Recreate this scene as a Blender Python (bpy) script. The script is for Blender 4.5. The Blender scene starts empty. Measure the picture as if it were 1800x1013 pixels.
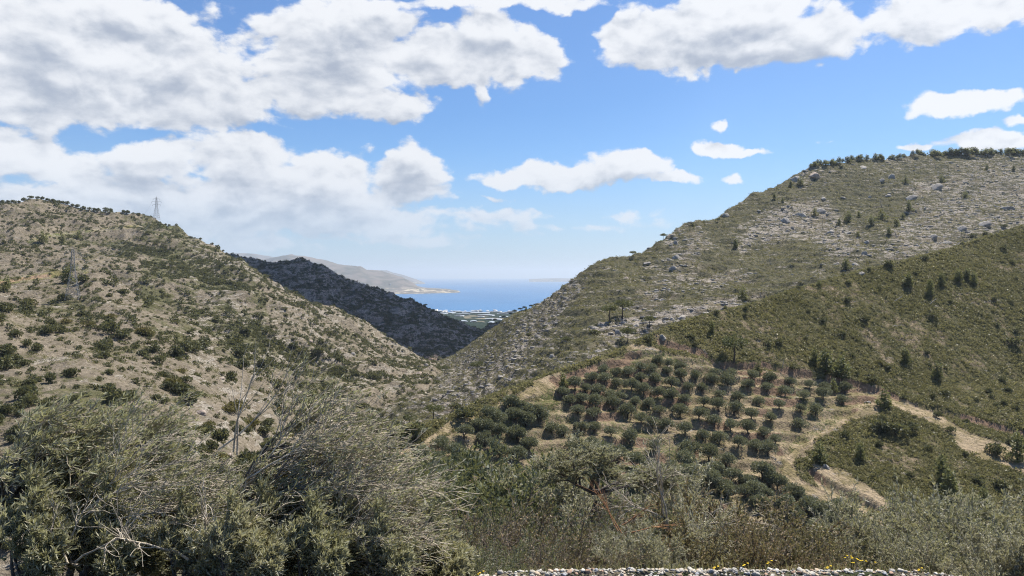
import bpy, math, random
import numpy as np
rng = np.random.default_rng(7)
random.seed(7)
R = math.radians
F = 1340.0; E = 484.0; CX = 900.0      # focal length, eye level and centre of the view, in photo pixels
SEA = -250.0
scene = bpy.context.scene

# ------------------------------------------------------------------ camera
cd = bpy.data.cameras.new("camera"); cam = bpy.data.objects.new("camera", cd)
scene.collection.objects.link(cam)
cam.location = (0, 0, 0); cam.rotation_euler = (R(90), 0, 0)
cd.sensor_width = 36; cd.lens = 36 * F / 1800; cd.shift_y = (E - 506.5) / 1800
cd.clip_start = 0.1; cd.clip_end = 200000
scene.camera = cam
SUN_AZ, SUN_EL = R(42), R(58)          # azimuth measured from +Y towards +X
sv = (math.sin(SUN_AZ) * math.cos(SUN_EL), math.cos(SUN_AZ) * math.cos(SUN_EL), math.sin(SUN_EL))

# ------------------------------------------------------------------ node helper
class NT:
    def __init__(s, tree): s.t = tree; s.n = tree.nodes; s.l = tree.links
    def new(s, typ, ins=None, **props):
        nd = s.n.new(typ)
        for k, v in props.items(): setattr(nd, k, v)
        if ins:
            for k, v in ins.items():
                sock = nd.inputs[k]
                if isinstance(v, bpy.types.NodeSocket): s.l.new(v, sock)
                else: sock.default_value = v
        return nd
    def math(s, op, a, b=None, c=None, clamp=False):
        ins = {0: a}
        if b is not None: ins[1] = b
        if c is not None: ins[2] = c
        return s.new('ShaderNodeMath', ins, operation=op, use_clamp=clamp).outputs[0]
    def vm(s, op, a, b=None, c=None, out=0):
        ins = {0: a}
        if b is not None: ins[1] = b
        if c is not None: ins[2] = c
        return s.new('ShaderNodeVectorMath', ins, operation=op).outputs[out]
    def noise(s, vec, scale, detail=3, rough=.5, dist=0, dim='3D', out=0):
        return s.new('ShaderNodeTexNoise', {'Vector': vec, 'Scale': scale, 'Detail': detail, 'Roughness': rough, 'Distortion': dist}, noise_dimensions=dim).outputs[out]
    def mix(s, f, a, b, mode='MIX'):
        nd = s.n.new('ShaderNodeMix'); nd.data_type = 'RGBA'; nd.blend_type = mode
        for i, v in ((0, f), (6, a), (7, b)):
            if isinstance(v, bpy.types.NodeSocket): s.l.new(v, nd.inputs[i])
            else: nd.inputs[i].default_value = v if i == 0 else (tuple(v) + (1,))[:4]
        return nd.outputs[2]
    def step(s, x, lo, hi, a=0., b=1.):
        nd = s.new('ShaderNodeMapRange', {0: x, 1: lo, 2: hi, 3: a, 4: b}, interpolation_type='SMOOTHSTEP')
        return nd.outputs[0]

# ------------------------------------------------------------------ world: sky with cumulus clouds
world = bpy.data.worlds.new("World"); scene.world = world; world.use_nodes = True
w = NT(world.node_tree); w.n.clear()
sky = w.new('ShaderNodeTexSky', sky_type='NISHITA', sun_disc=False, sun_elevation=SUN_EL, sun_rotation=SUN_AZ,
            altitude=300, air_density=1.0, dust_density=.4, ozone_density=2.5)
dirv = w.new('ShaderNodeTexCoord').outputs['Generated']
sep = w.new('ShaderNodeSeparateXYZ', {0: dirv})
az = w.math('ARCTAN2', sep.outputs[0], sep.outputs[1]); el = w.math('ARCSINE', sep.outputs[2])
p0 = w.new('ShaderNodeCombineXYZ', {0: az, 1: el, 2: 0.}).outputs[0]
wn = w.noise(p0, 7, 3, .55, out=1)
warp = w.vm('MULTIPLY', w.vm('SUBTRACT', wn, (.5, .5, .5)), (.10, .055, 0))
wn2 = w.noise(p0, 30, 4, .6, out=1)
warp2 = w.vm('MULTIPLY', w.vm('SUBTRACT', wn2, (.5, .5, .5)), (.026, .020, 0))
p1 = w.vm('ADD', w.vm('ADD', p0, warp), warp2)
BL = [(90,110,250,125,1),(300,120,210,110,1),(60,50,170,90,1),(210,15,200,36,.9),(430,180,150,50,.9),(300,190,150,48,.8),(590,90,140,100,1.1),
      (630,30,120,50,1),(560,175,150,42,.9),(680,185,90,42,.9),(740,100,120,55,1),(860,90,115,58,1),(905,105,75,45,1),(842,150,24,45,.7),
      (850,6,330,18,.7),(1010,50,26,40,.35),(1120,72,90,48,1),(1250,58,180,62,1.1),(1400,65,125,46,1),(1310,15,160,40,1),(1305,114,16,15,.6),
      (1640,32,115,50,1),(1760,18,110,32,.9),(30,270,120,48,1),(110,300,160,50,.8),(262,275,85,42,1),(430,285,140,46,1),(400,335,210,42,.8),
      (570,315,125,52,1),(725,310,68,48,1),(700,345,150,30,.7),(220,345,280,56,.9),(600,385,320,40,.85),(150,395,320,40,.9),(480,365,340,50,.95),(330,430,320,30,.7),(820,378,220,24,.6),(1000,395,240,14,.45),(700,420,300,18,.55),(1000,312,120,27,1),
      (1105,296,70,28,1),(1170,318,60,13,.8),(890,318,80,18,.8),(840,345,90,11,.5),(1255,258,52,17,1),(1315,266,52,8,.6),(1262,217,20,13,.6),
      (1290,313,44,13,.6),(1080,375,80,13,.42),(1460,258,70,11,.35),(1680,195,110,23,.9),(1750,178,75,19,.8),(1790,212,50,16,.8),
      (1745,250,95,22,.9),(1620,262,70,8,.6),(880,382,90,13,.4),(990,412,150,9,.25),(760,365,40,12,.4),
      (-200,150,240,120,1),(-350,330,200,60,1),(2100,100,220,70,1),(2300,250,180,40,.9),(-600,200,200,60,1),(400,-250,350,100,1),(1200,-300,300,90,.9),(1900,-220,260,80,.9)]
acc = None; acc2 = None
p_up = w.vm('ADD', p1, (.004, .022, 0))
for (px, py, rx, ry, s_) in BL:
    a0 = math.atan((px - CX) / F); e0 = math.atan((E - py) / F * math.cos(a0))
    ra = rx / F * math.cos(a0) ** 2 * 1.42; re = ry / F * math.cos(a0) * 1.42
    d = w.vm('MULTIPLY_ADD', p1, (1 / ra, 1 / re, 0), (-a0 / ra, -e0 / re, 0))
    ln = w.vm('LENGTH', d, out=1)
    v = w.math('MULTIPLY_ADD', ln, -s_, s_)
    acc = v if acc is None else w.math('SMOOTH_MAX', acc, v, .12)
    d2 = w.vm('MULTIPLY_ADD', p_up, (1 / ra, 1 / re, 0), (-a0 / ra, -e0 / re, 0))
    v2 = w.math('MULTIPLY_ADD', w.vm('LENGTH', d2, out=1), -s_, s_)
    acc2 = v2 if acc2 is None else w.math('SMOOTH_MAX', acc2, v2, .12)
pn = w.vm('MULTIPLY', w.vm('ADD', p0, w.vm('MULTIPLY', warp, (.5, .5, 0))), (1, 1.7, 1))
def puff(vec):
    n1 = w.noise(vec, 12, 10, .61)
    vo = w.new('ShaderNodeTexVoronoi', {'Vector': w.vm('ADD', vec, w.vm('MULTIPLY', warp2, (.8, .8, 0))), 'Scale': 22., 'Smoothness': .6, 'Detail': 2., 'Roughness': .55}, feature='SMOOTH_F1').outputs[0]
    return w.math('MULTIPLY_ADD', vo, -.30, n1)
n_a = puff(pn)
n_b = puff(w.vm('ADD', pn, (.004, .017, 0)))
dens = w.math('ADD', w.math('MULTIPLY', acc, 1.25), w.math('MULTIPLY_ADD', n_a, 1.35, -.64))
alpha = w.step(dens, .0, .25)
thick = w.step(dens, .15, 1.15)
emb = w.math('MULTIPLY', w.math('SUBTRACT', n_a, n_b), 1.9)
bigs = w.math('MULTIPLY_ADD', w.noise(w.vm('MULTIPLY', p0, (1, 2., 1)), 5.5, 3, .5), 1.5, -.75)
lo_a = w.noise(pn, 9, 3, .5); lo_b = w.noise(w.vm('ADD', pn, (.008, .035, 0)), 9, 3, .5)
shp = w.math('MULTIPLY_ADD', w.math('SUBTRACT', acc, acc2), .9, w.math('MULTIPLY', w.math('SUBTRACT', lo_a, lo_b), 1.3))
lum = w.math('ADD', w.math('ADD', w.math('MULTIPLY_ADD', thick, -.58, .97), shp), w.math('ADD', emb, w.math('MULTIPLY', bigs, .25)))
lum = w.step(lum, .15, 1.25)
CLOUD_DARK, CLOUD_LIT = (3.5, 3.9, 4.65), (7.4, 7.5, 7.7)
ccol = w.mix(lum, CLOUD_DARK, CLOUD_LIT)
low = w.step(el, .0, .17)
ccol = w.mix(w.math('MULTIPLY_ADD', low, -.5, .5), ccol, (4.3, 5.1, 6.4))
skyc = w.mix(1.0, sky.outputs[0], (.62, .82, 1.05), 'MULTIPLY')
alpha = w.math('MULTIPLY', alpha, w.math('MULTIPLY_ADD', w.step(el, .0, .12), .45, .5))
skyc = w.mix(w.math('MULTIPLY', w.step(el, .17, .0), .55), skyc, (4.0, 4.8, 6.1))
fin = w.mix(alpha, skyc, ccol)
bg = w.new('ShaderNodeBackground', {0: fin, 1: .074})
w.new('ShaderNodeOutputWorld', {0: bg.outputs[0]})

# ------------------------------------------------------------------ sun
sl = bpy.data.lights.new("sun", 'SUN'); so = bpy.data.objects.new("sun", sl); scene.collection.objects.link(so)
sl.energy = 5.0; sl.angle = R(.5); sl.color = (1, .955, .88)
so.rotation_euler = (R(90) - SUN_EL, 0, -SUN_AZ + R(180))
so.rotation_euler = (-(R(90) - SUN_EL), 0, -SUN_AZ)
vs = scene.view_settings
vs.view_transform = 'Standard'; vs.look = 'None'; vs.exposure = 0.78; vs.gamma = 1; vs.use_curve_mapping = False
scene.cycles.use_denoising = True; scene.cycles.denoising_prefilter = 'NONE'; scene.cycles.use_adaptive_sampling = False
scene.cycles.filter_width = 1.1
world.cycles.sampling_method = 'MANUAL'; world.cycles.sample_map_resolution = 256
scene.cycles.max_bounces = 5; scene.cycles.diffuse_bounces = 2; scene.cycles.volume_bounces = 0
scene.cycles.transparent_max_bounces = 6; scene.cycles.transmission_bounces = 2

# ================================================================== helpers
COL = scene.collection
def props(o, label=None, cat=None, group=None, kind=None):
    if label: o['label'] = label
    if cat: o['category'] = cat
    if group: o['group'] = group
    if kind: o['kind'] = kind
    return o
def mesh_np(name, V, faces, mats=(), attrs=None, smooth=False):
    """faces: list of (M,k) index arrays; attrs: {name: per-vertex float or (N,4)}"""
    V = np.asarray(V, np.float32)
    if not isinstance(faces, (list, tuple)): faces = [faces]
    faces = [np.asarray(f, np.int32) for f in faces if len(f)]
    me = bpy.data.meshes.new(name)
    me.vertices.add(len(V)); me.vertices.foreach_set('co', V.ravel())
    loops = np.concatenate([f.ravel() for f in faces]); tot = np.concatenate([np.full(len(f), f.shape[1], np.int32) for f in faces])
    st = np.concatenate([[0], np.cumsum(tot)[:-1]]).astype(np.int32)
    me.loops.add(len(loops)); me.loops.foreach_set('vertex_index', loops)
    me.polygons.add(len(tot)); me.polygons.foreach_set('loop_start', st); me.polygons.foreach_set('loop_total', tot)
    if smooth: me.polygons.foreach_set('use_smooth', np.ones(len(tot), bool))
    me.update(calc_edges=True)
    for k, a in (attrs or {}).items():
        a = np.asarray(a, np.float32)
        if a.ndim == 1:
            at = me.attributes.new(k, 'FLOAT', 'POINT'); at.data.foreach_set('value', a)
        else:
            at = me.attributes.new(k, 'FLOAT_COLOR', 'POINT'); at.data.foreach_set('color', a.ravel())
    for m in mats: me.materials.append(m)
    return me
def obj(name, me, parent=None, loc=None):
    o = bpy.data.objects.new(name, me); COL.objects.link(o)
    if parent: o.parent = parent
    if loc is not None: o.location = loc
    return o
def copy_tree(o, parent=None):
    c = o.copy(); COL.objects.link(c)
    if parent: c.parent = parent
    for ch in o.children: copy_tree(ch, c)
    return c

# ---- lattice noise
_T = rng.random((256, 256)).astype(np.float32)
def vnoise(x, y, seed=0):
    x = x + seed * 37.17; y = y + seed * 11.93
    xi = np.floor(x).astype(np.int64); yi = np.floor(y).astype(np.int64)
    fx = (x - xi); fy = (y - yi); fx = fx * fx * fx * (fx * (fx * 6 - 15) + 10); fy = fy * fy * fy * (fy * (fy * 6 - 15) + 10)
    a = _T[yi & 255, xi & 255]; b = _T[yi & 255, (xi + 1) & 255]; c = _T[(yi + 1) & 255, xi & 255]; d = _T[(yi + 1) & 255, (xi + 1) & 255]
    return (a + (b - a) * fx) * (1 - fy) + (c + (d - c) * fx) * fy
def fbm(x, y, wl, octs=5, gain=.5, seed=0, ridged=False):
    s = np.zeros_like(x, dtype=np.float64); amp = 1.; tot = 0.
    ca, sa = math.cos(.6), math.sin(.6); X, Y = x / wl, y / wl
    for o in range(octs):
        n = vnoise(X, Y, seed + o * 3)
        n = 1 - np.abs(2 * n - 1) * 1.6 if ridged else 2 * n - 1
        s += amp * n; tot += amp; amp *= gain
        X, Y = (ca * X - sa * Y) * 2.03, (sa * X + ca * Y) * 2.03
    return s / tot
def sstep(a, b, x):
    t = np.clip((x - a) / (b - a), 0, 1); return t * t * (3 - 2 * t)
def in_poly(px, py, poly):
    r = np.zeros(px.shape, bool); n = len(poly)
    for i in range(n):
        x1, y1 = poly[i]; x2, y2 = poly[(i + 1) % n]
        c = ((y1 > py) != (y2 > py)) & (px < (x2 - x1) * (py - y1) / (y2 - y1 + 1e-9) + x1)
        r ^= c
    return r
def dist_line(px, py, pts):
    best = np.full(px.shape, 1e9)
    for (x1, y1), (x2, y2) in zip(pts[:-1], pts[1:]):
        dx, dy = x2 - x1, y2 - y1; t = np.clip(((px - x1) * dx + (py - y1) * dy) / (dx * dx + dy * dy), 0, 1)
        best = np.minimum(best, np.hypot(px - x1 - t * dx, py - y1 - t * dy))
    return best

# ================================================================== terrain
gpx = np.arange(-700, 2503, 3.0)
gY = np.concatenate([np.linspace(2.5, 12, 60)[:-1], np.geomspace(12, 150, 130)[:-1], np.linspace(150, 470, 600)[:-1],
                     np.linspace(470, 1000, 330)[:-1], np.geomspace(1000, 2600, 230)])
NX, NY = len(gpx), len(gY)
PX, YY = np.meshgrid(gpx, gY)
XX = (PX - CX) / F * YY
def surface(cols, back=.45, front=.5, sig=5):
    """cols: [(px, [(row, Y), ...])]: profile of the hillside at several bearings, foot to crest"""
    cols = sorted(cols); xs = np.array([c[0] for c in cols], float); n = len(cols[0][1])
    ker = np.exp(-.5 * (np.arange(-3 * sig, 3 * sig + 1) / sig) ** 2); ker /= ker.sum()
    def lane(v):
        a = np.interp(gpx, xs, v); ap = np.pad(a, 3 * sig, mode='edge')
        return np.convolve(ap, ker, 'valid')
    ys = [lane([c[1][j][1] for c in cols]) for j in range(n)]
    zs = [lane([-(c[1][j][0] - E) / F * c[1][j][1] for c in cols]) for j in range(n)]
    Z = np.where(YY < ys[0], zs[0] - front * (ys[0] - YY), -1e4)
    for j in range(n - 1):
        t = (YY - ys[j]) / np.maximum(ys[j + 1] - ys[j], 1e-3); m = (t >= 0) & (t <= 1)
        Z = np.where(m, zs[j] + (zs[j + 1] - zs[j]) * t, Z)
    db = YY - ys[-1]
    return np.where(db > 0, zs[-1] - back * db * db / (db + 12), Z)

L1 = surface([(-900,[(520,420),(430,560),(340,700)]),(-300,[(520,520),(430,640),(350,820)]),(0,[(522,560),(440,700),(361,900)]),(60,[(524,560),(444,710),(361,910)]),
  (130,[(530,560),(450,730),(371,930)]),(200,[(560,520),(470,710),(381,950)]),(240,[(580,500),(480,690),(386,960)]),(275,[(600,480),(490,680),(397,955)]),(300,[(620,470),(500,670),(404,940)]),
  (340,[(640,450),(520,650),(425,910)]),(370,[(660,440),(535,630),(438,890)]),(400,[(680,420),(550,600),(453,870)]),(444,[(700,410),(570,580),(479,840)]),(484,[(730,400),(592,565),(511,820)]),
  (518,[(742,400),(610,555),(532,800)]),(565,[(760,400),(635,545),(550,785)]),(592,[(768,400),(645,535),(562,780)]),(635,[(765,410),(665,530),(579,780)]),(662,[(758,420),(672,535),(595,780)]),
  (682,[(750,430),(680,540),(614,780)]),(712,[(740,440),(686,540),(631,785)]),(748,[(720,450),(695,520),(646,800)]),(850,[(760,460),(720,520),(670,800)]),(2600,[(860,460),(860,520),(760,800)])])
L2 = surface([(-900,[(560,290),(520,340),(480,400)]),(-200,[(620,290),(540,380),(485,440)]),(0,[(640,290),(545,390),(499,440)]),(60,[(640,290),(540,400),(490,455)]),
  (105,[(640,290),(530,420),(477,475)]),(128,[(640,290),(526,430),(468,485)]),(160,[(650,285),(540,400),(471,480)]),(190,[(655,285),(550,390),(487,470)]),(250,[(680,280),(585,360),(530,440)]),
  (300,[(700,270),(620,340),(556,420)]),(350,[(720,275),(640,340),(580,410)]),(400,[(740,280),(665,340),(607,400)]),(450,[(760,290),(700,340),(642,392)]),(480,[(780,290),(720,340),(668,385)]),
  (550,[(820,290),(770,330),(735,370)]),(620,[(860,290),(830,320),(800,350)]),(2600,[(1200,290),(1100,320),(1060,350)])], back=.55)
L3 = surface([(-900,[(640,150),(600,200),(560,240)]),(-200,[(760,180),(610,240),(530,300)]),(0,[(760,190),(620,250),(540,300)]),(48,[(760,190),(640,245),(565,300)]),(113,[(760,190),(655,240),(586,292)]),
  (161,[(770,190),(670,235),(611,286)]),(214,[(780,190),(690,235),(634,280)]),(277,[(790,190),(710,235),(661,274)]),(340,[(810,190),(740,230),(684,268)]),(400,[(840,190),(780,225),(720,260)]),
  (460,[(880,190),(830,220),(780,250)]),(600,[(1000,190),(960,220),(900,250)]),(2600,[(1400,190),(1300,220),(1200,250)])], back=.5)
D = surface([(-900,[(470,1100),(450,1250),(440,1400)]),(300,[(520,1150),(480,1300),(456,1400)]),(410,[(540,1150),(495,1290),(455,1400)]),(437,[(560,1150),(498,1290),(454,1400)]),(461,[(570,1150),(500,1280),(461,1400)]),
  (484,[(580,1140),(510,1280),(457,1400)]),(518,[(590,1130),(515,1270),(459,1400)]),(545,[(600,1120),(520,1260),(468,1400)]),(565,[(605,1110),(528,1250),(480,1390)]),(583,[(610,1100),(536,1240),(494,1380)]),
  (594,[(612,1100),(560,1200),(505,1370)]),(625,[(620,1090),(560,1200),(507,1370)]),(642,[(625,1080),(565,1190),(518,1360)]),(686,[(632,1050),(575,1170),(528,1360)]),(729,[(640,990),(585,1130),(538,1360)]),
  (750,[(645,940),(590,1120),(541,1350)]),(766,[(645,930),(600,1100),(553,1340)]),(796,[(640,950),(605,1110),(566,1330)]),(820,[(640,980),(612,1120),(583,1320)]),(838,[(640,1000),(620,1130),(592,1320)]),
  (870,[(640,1000),(630,1130),(612,1300)]),(950,[(660,1000),(650,1130),(640,1300)]),(2600,[(760,1000),(750,1130),(740,1300)])], back=.35)
E2 = surface([(-900,[(700,1400),(660,1550)]),(780,[(640,1350),(610,1500)]),(826,[(620,1350),(592,1500)]),(853,[(615,1350),(575,1540)]),(887,[(610,1350),(566,1600)]),(914,[(605,1350),(552,1600)]),(950,[(600,1350),(544,1600)]),
  (1100,[(590,1350),(520,1600)]),(2600,[(560,1350),(480,1600)])], back=.4)
R1 = surface([(-900,[(1200,200),(1000,330),(860,500)]),(600,[(900,260),(860,330),(800,430)]),(660,[(860,270),(820,330),(760,440)]),(700,[(830,280),(775,340),(700,500)]),(760,[(800,270),(720,400),(649,790)]),
  (800,[(790,270),(705,410),(630,700)]),(830,[(780,270),(690,420),(610,640)]),(870,[(760,270),(670,400),(580,580)]),(900,[(740,270),(650,380),(561,540)]),(947,[(720,270),(620,375),(537,510)]),
  (967,[(710,270),(608,372),(524,495)]),(980,[(706,270),(600,370),(514,490)]),(1011,[(695,270),(585,375),(492,480)]),(1041,[(680,285),(570,380),(475,485)]),(1068,[(665,300),(562,390),(466,492)]),
  (1101,[(640,320),(550,400),(457,500)]),(1135,[(625,330),(535,420),(443,515)]),(1162,[(610,335),(523,430),(426,525)]),(1185,[(600,340),(510,440),(413,540)]),(1222,[(585,355),(495,460),(397,560)]),
  (1266,[(572,370),(481,480),(384,585)]),(1274,[(570,372),(480,483),(371,592)]),(1303,[(556,385),(462,505),(356,615)]),(1346,[(540,400),(440,540),(341,650)]),(1380,[(525,410),(425,560),(318,675)]),
  (1410,[(512,420),(412,580),(308,695)]),(1437,[(500,430),(400,600),(298,710)]),(1470,[(495,435),(390,610),(289,725)]),(1555,[(480,450),(370,640),(282,770)]),(1636,[(470,480),(360,660),(276,800)]),
  (1800,[(440,520),(350,680),(276,830)]),(2300,[(400,600),(320,750),(268,880)]),(2600,[(380,640),(310,780),(262,900)])], back=.12, front=.3, sig=3)
R2 = surface([(-900,[(1400,120),(1300,150),(1250,170)]),(560,[(1000,140),(960,170),(920,190)]),(620,[(920,158),(880,170),(835,184)]),(667,[(885,160),(840,172),(791,186)]),(711,[(880,162),(822,176),(770,189)]),
  (761,[(875,165),(808,180),(746,194)]),(788,[(872,167),(800,183),(739,198)]),(835,[(870,170),(788,188),(713,205)]),(878,[(872,174),(780,194),(696,213)]),(929,[(876,178),(775,199),(679,223)]),(979,[(880,181),(765,206),(659,232)]),
  (1036,[(880,182),(755,212),(639,240)]),(1086,[(880,183),(745,217),(619,250)]),(1123,[(880,184),(735,222),(600,256)]),(1156,[(880,185),(728,226),(583,263)]),(1201,[(880,187),(718,232),(566,272)]),
  (1238,[(880,189),(710,236),(552,280)]),(1300,[(880,192),(700,243),(537,290)]),(1444,[(885,197),(690,256),(496,320)]),(1535,[(890,199),(685,264),(472,338)]),(1636,[(895,200),(680,272),(449,357)]),
  (1800,[(900,202),(670,288),(396,388)]),(2300,[(920,210),(640,310),(340,450)]),(2600,[(920,220),(620,320),(310,480)])], back=.4, front=.25)
# floor of the valley, then the coastal plain
floor = np.interp(YY, [0, 150, 300, 480, 700, 850, 1300, 1700, 2600], [-70, -72, -80, -86, -92, -104, -125, -150, -199])
# hill the camera stands on: gravel shoulder, then a steep drop
edge = 1.6 * F / (np.interp(PX, [700, 830, 843, 914, 1005, 1082, 1200, 1500, 1600, 1700, 1760], [1056, 1022, 1011, 1005, 999, 998, 999, 1001, 1005, 1014, 1046]) - E)
N0 = -1.6 - .52 * np.maximum(YY - edge, 0) - .02 * np.maximum(YY - 60, 0)
# relief
def relief(amps, seed):
    z = 0
    for i, (wl, a, rd) in enumerate(amps):
        z = z + a * fbm(XX, YY, wl, 4, .5, seed + 5 * i, rd)
    return z
far_in = sstep(4.5, 30, YY)
gul = fbm(XX, YY, 95, 3, .45, 3, True)
L1 += relief([(95, 14, True), (22, 2.4, False), (5, .7, False)], 3) - 1
L1 += fbm(XX, YY, 34, 4, .55, 8, True) * 5 * sstep(300, 420, PX)
L2 += relief([(60, 2.5, True), (14, 1.0, False), (4, .35, False)], 21) - .5
L3 += relief([(50, 1.6, True), (12, .8, False), (3, .25, False)], 31)
rd = fbm(XX, YY, 150, 5, .5, 41, True)
D += rd * 20 + relief([(42, 9, True), (14, 3.5, True), (6, 1.6, False)], 45) - 5
E2 += fbm(XX, YY, 150, 5, .5, 47, True) * 16 + relief([(30, 3.5, True)], 48) - 5
L1 += fbm(XX, YY, 24, 4, .55, 9, True) * 1.6; L2 += fbm(XX, YY, 20, 4, .55, 9, True) * 1.3; L3 += fbm(XX, YY, 16, 4, .55, 10, True) * .9
R1 += relief([(70, 5, True), (17, 1.8, True), (4.5, .7, False)], 51) - 1
R1 += .9 * np.abs(((R1 * .22 + fbm(XX, YY, 60, 3, .5, 57) * 1.5) % 1.) - .5) * 2 * 1.6   # outcropping ledges
R2 += relief([(70, 1.8, False), (12, .5, False), (3, .18, False)], 61)
N0 += relief([(8, .35, False), (1.2, .07, False)], 71) * far_in
floor = floor + relief([(60, 4, True), (9, 1, False)], 81)

# terraces in the olive grove and the cuttings of the tracks (photo positions of the ground they cross)
ROW = E - F * R2 / YY
GROVE = [(960,690),(985,664),(1040,640),(1125,612),(1200,622),(1300,640),(1420,655),(1520,675),(1545,700),(1440,760),(1380,800),(1370,850),(1440,890),(1480,960),(640,960),(640,830),(700,800),(770,775),(830,738),(880,708),(925,700)]
grove = in_poly(PX, ROW, GROVE) & (YY > 120)
gs = grove.astype(np.float32)
for _ in range(3):
    gs[1:-1, 1:-1] = (gs[1:-1, 1:-1] * 2 + gs[:-2, 1:-1] + gs[2:, 1:-1] + gs[1:-1, :-2] + gs[1:-1, 2:]) / 6
st = 2.6; q = (R2 + .035 * XX + 1.2 * fbm(XX, YY, 40, 2, .5, 91)) / st; fq = q - np.floor(q)
tz = (sstep(.62, 1.0, fq) - fq) * st
R2 = R2 + gs * tz * .85
bank = gs * (fq > .6) * (fq < .99)
CUT1 = [(1160,600),(1235,618),(1262,640),(1340,640),(1400,652),(1500,672),(1560,690),(1600,706),(1680,728),(1740,745),(1830,770),(2000,800)]
CUT2 = [(1425,825),(1450,842),(1478,858),(1520,878),(1552,893)]
CUT3 = [(985,664),(1020,653),(1080,640),(1120,625)]
CUT4 = [(968,665),(985,672),(992,690)]
cutmask = np.zeros_like(R2)
ROW = E - F * R2 / YY
for line, dep, wd in ((CUT1, 1.3, 9), (CUT2, 2.0, 12), (CUT3, .8, 6), (CUT4, 1.2, 7)):
    xs = [p[0] for p in line]; ys = [p[1] for p in line]
    lr = np.interp(PX, xs, ys); inx = sstep(xs[0] - 15, xs[0] + 5, PX) * (1 - sstep(xs[-1] - 5, xs[-1] + 20, PX))
    d = ROW - lr                                     # >0: below the line, on the track side
    wob = 2.5 * fbm(PX, YY, 26, 3, .5, 95)
    d = d + wob
    carve = inx * sstep(-6, 1.0, d) * (1 - sstep(1, wd * 2.2, d)) * (YY > 120)
    R2 = R2 - dep * carve
    cutmask = np.maximum(cutmask, inx * (d > -4.5) * (d < 1.8) * (YY > 120) * (.35 + .65 * sstep(-.25, .1, fbm(PX, YY, 60, 2, .5, 96))))
stack = np.stack([N0, L1, L2, L3, D, E2, R1, R2, floor])
SID = stack.argmax(0); Z = stack.max(0)
del stack
ROW = E - F * Z / YY
# visible from the camera?
cm = np.minimum.accumulate(ROW, axis=0)
prev = np.vstack([np.full((1, NX), 1e9), cm[:-1]])
VIS = ROW <= prev + 3
SKYROW = cm[-1]

def colz(px):
    i = (px - gpx[0]) / 3.0; i0 = int(np.clip(math.floor(i), 0, NX - 2)); t = i - i0
    return Z[:, i0] * (1 - t) + Z[:, i0 + 1] * t
def hit(px, row, ymin=60):
    z = colz(px); r = E - F * z / gY
    idx = np.where((gY > ymin) & (r <= row))[0]
    if len(idx) == 0:
        m = np.where(gY > ymin)[0]; j = m[r[m].argmin()]
        Yv = gY[j]; return np.array([(px - CX) / F * Yv, Yv, z[j]])
    j = idx[0]
    if j > 0 and r[j - 1] > row:
        t = (r[j - 1] - row) / (r[j - 1] - r[j]); Yv = gY[j - 1] + t * (gY[j] - gY[j - 1]); zz = z[j - 1] + t * (z[j] - z[j - 1])
    else: Yv, zz = gY[j], z[j]
    return np.array([(px - CX) / F * Yv, Yv, zz])
def crest(px, ymin=150, ymax=2600):
    z = colz(px); r = E - F * z / gY; m = np.where((gY > ymin) & (gY < ymax))[0]; j = m[r[m].argmin()]
    return np.array([(px - CX) / F * gY[j], gY[j], z[j]])
def gz(x, y):
    px = CX + F * np.asarray(x) / np.asarray(y); i = np.clip((px - gpx[0]) / 3., 0, NX - 1.001); j = np.clip(np.interp(y, gY, np.arange(NY)), 0, NY - 1.001)
    i0 = i.astype(int); j0 = j.astype(int); ti = i - i0; tj = j - j0
    return (Z[j0, i0] * (1 - ti) + Z[j0, i0 + 1] * ti) * (1 - tj) + (Z[j0 + 1, i0] * (1 - ti) + Z[j0 + 1, i0 + 1] * ti) * tj

# ---- ground cover masks: R bare earth / track, G rock, B green cover, A red earth
soil = np.zeros_like(Z); rock = np.zeros_like(Z); green = np.zeros_like(Z); red = np.zeros_like(Z)
isR2 = SID == 7; isR1 = SID == 6; isL = (SID >= 1) & (SID <= 3)
nbig = fbm(XX, YY, 45, 4, .55, 101); nmid = fbm(XX, YY, 13, 4, .6, 102); nsm = fbm(XX, YY, 4, 3, .6, 103)
green[:] = .5
green = np.where(isL, .40 + .45 * nmid + .3 * nsm, green)
green = np.where(isL, green + .30 * (sstep(.30, -.15, gul) - .35), green)
green = np.where(isL & (PX > 250) & (ROW < 600 + (PX - 300) * .3) & (PX < 470), green + .22, green)
green = np.where(SID == 7, .70 + .30 * nmid + .3 * nsm, green)
green = np.where((SID == 4) | (SID == 5), .55 + .5 * nmid, green)
# rocky bands on the right-hand mountain
R1R = [([(1180,400),(1230,398),(1260,430),(1220,470),(1190,520),(1120,560),(1090,540),(1150,480)], .5),
       ([(1370,360),(1440,345),(1480,380),(1500,420),(1330,430),(1290,450),(1300,400)], .75), ([(1550,330),(1640,310),(1800,290),(1830,290),(1830,330),(1800,350),(1620,350)], .65),
       ([(1440,400),(1520,400),(1540,450),(1480,480),(1440,430)], .6), ([(1600,360),(1830,330),(1830,400),(1760,410),(1640,440),(1560,480),(1540,440)], .62),
       ([(1380,305),(1440,292),(1500,300),(1460,320),(1400,325)], .25), ([(1700,275),(1830,270),(1830,300),(1620,300)], .5), ([(1520,275),(1640,275),(1640,300),(1540,300)], .4),
       ([(1210,500),(1290,470),(1330,490),(1240,520)], .5), ([(1030,575),(1160,545),(1330,512),(1340,530),(1200,560),(1150,585),(1060,600)], .75),
       ([(840,690),(860,640),(940,540),(1000,490),(1040,480),(1000,540),(930,640),(880,690)], .62), ([(700,700),(760,650),(860,600),(900,640),(860,720),(760,740)], .5),
       ([(960,650),(1040,600),(1090,610),(1010,650)], .4)]
rm = np.zeros_like(Z)
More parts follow.
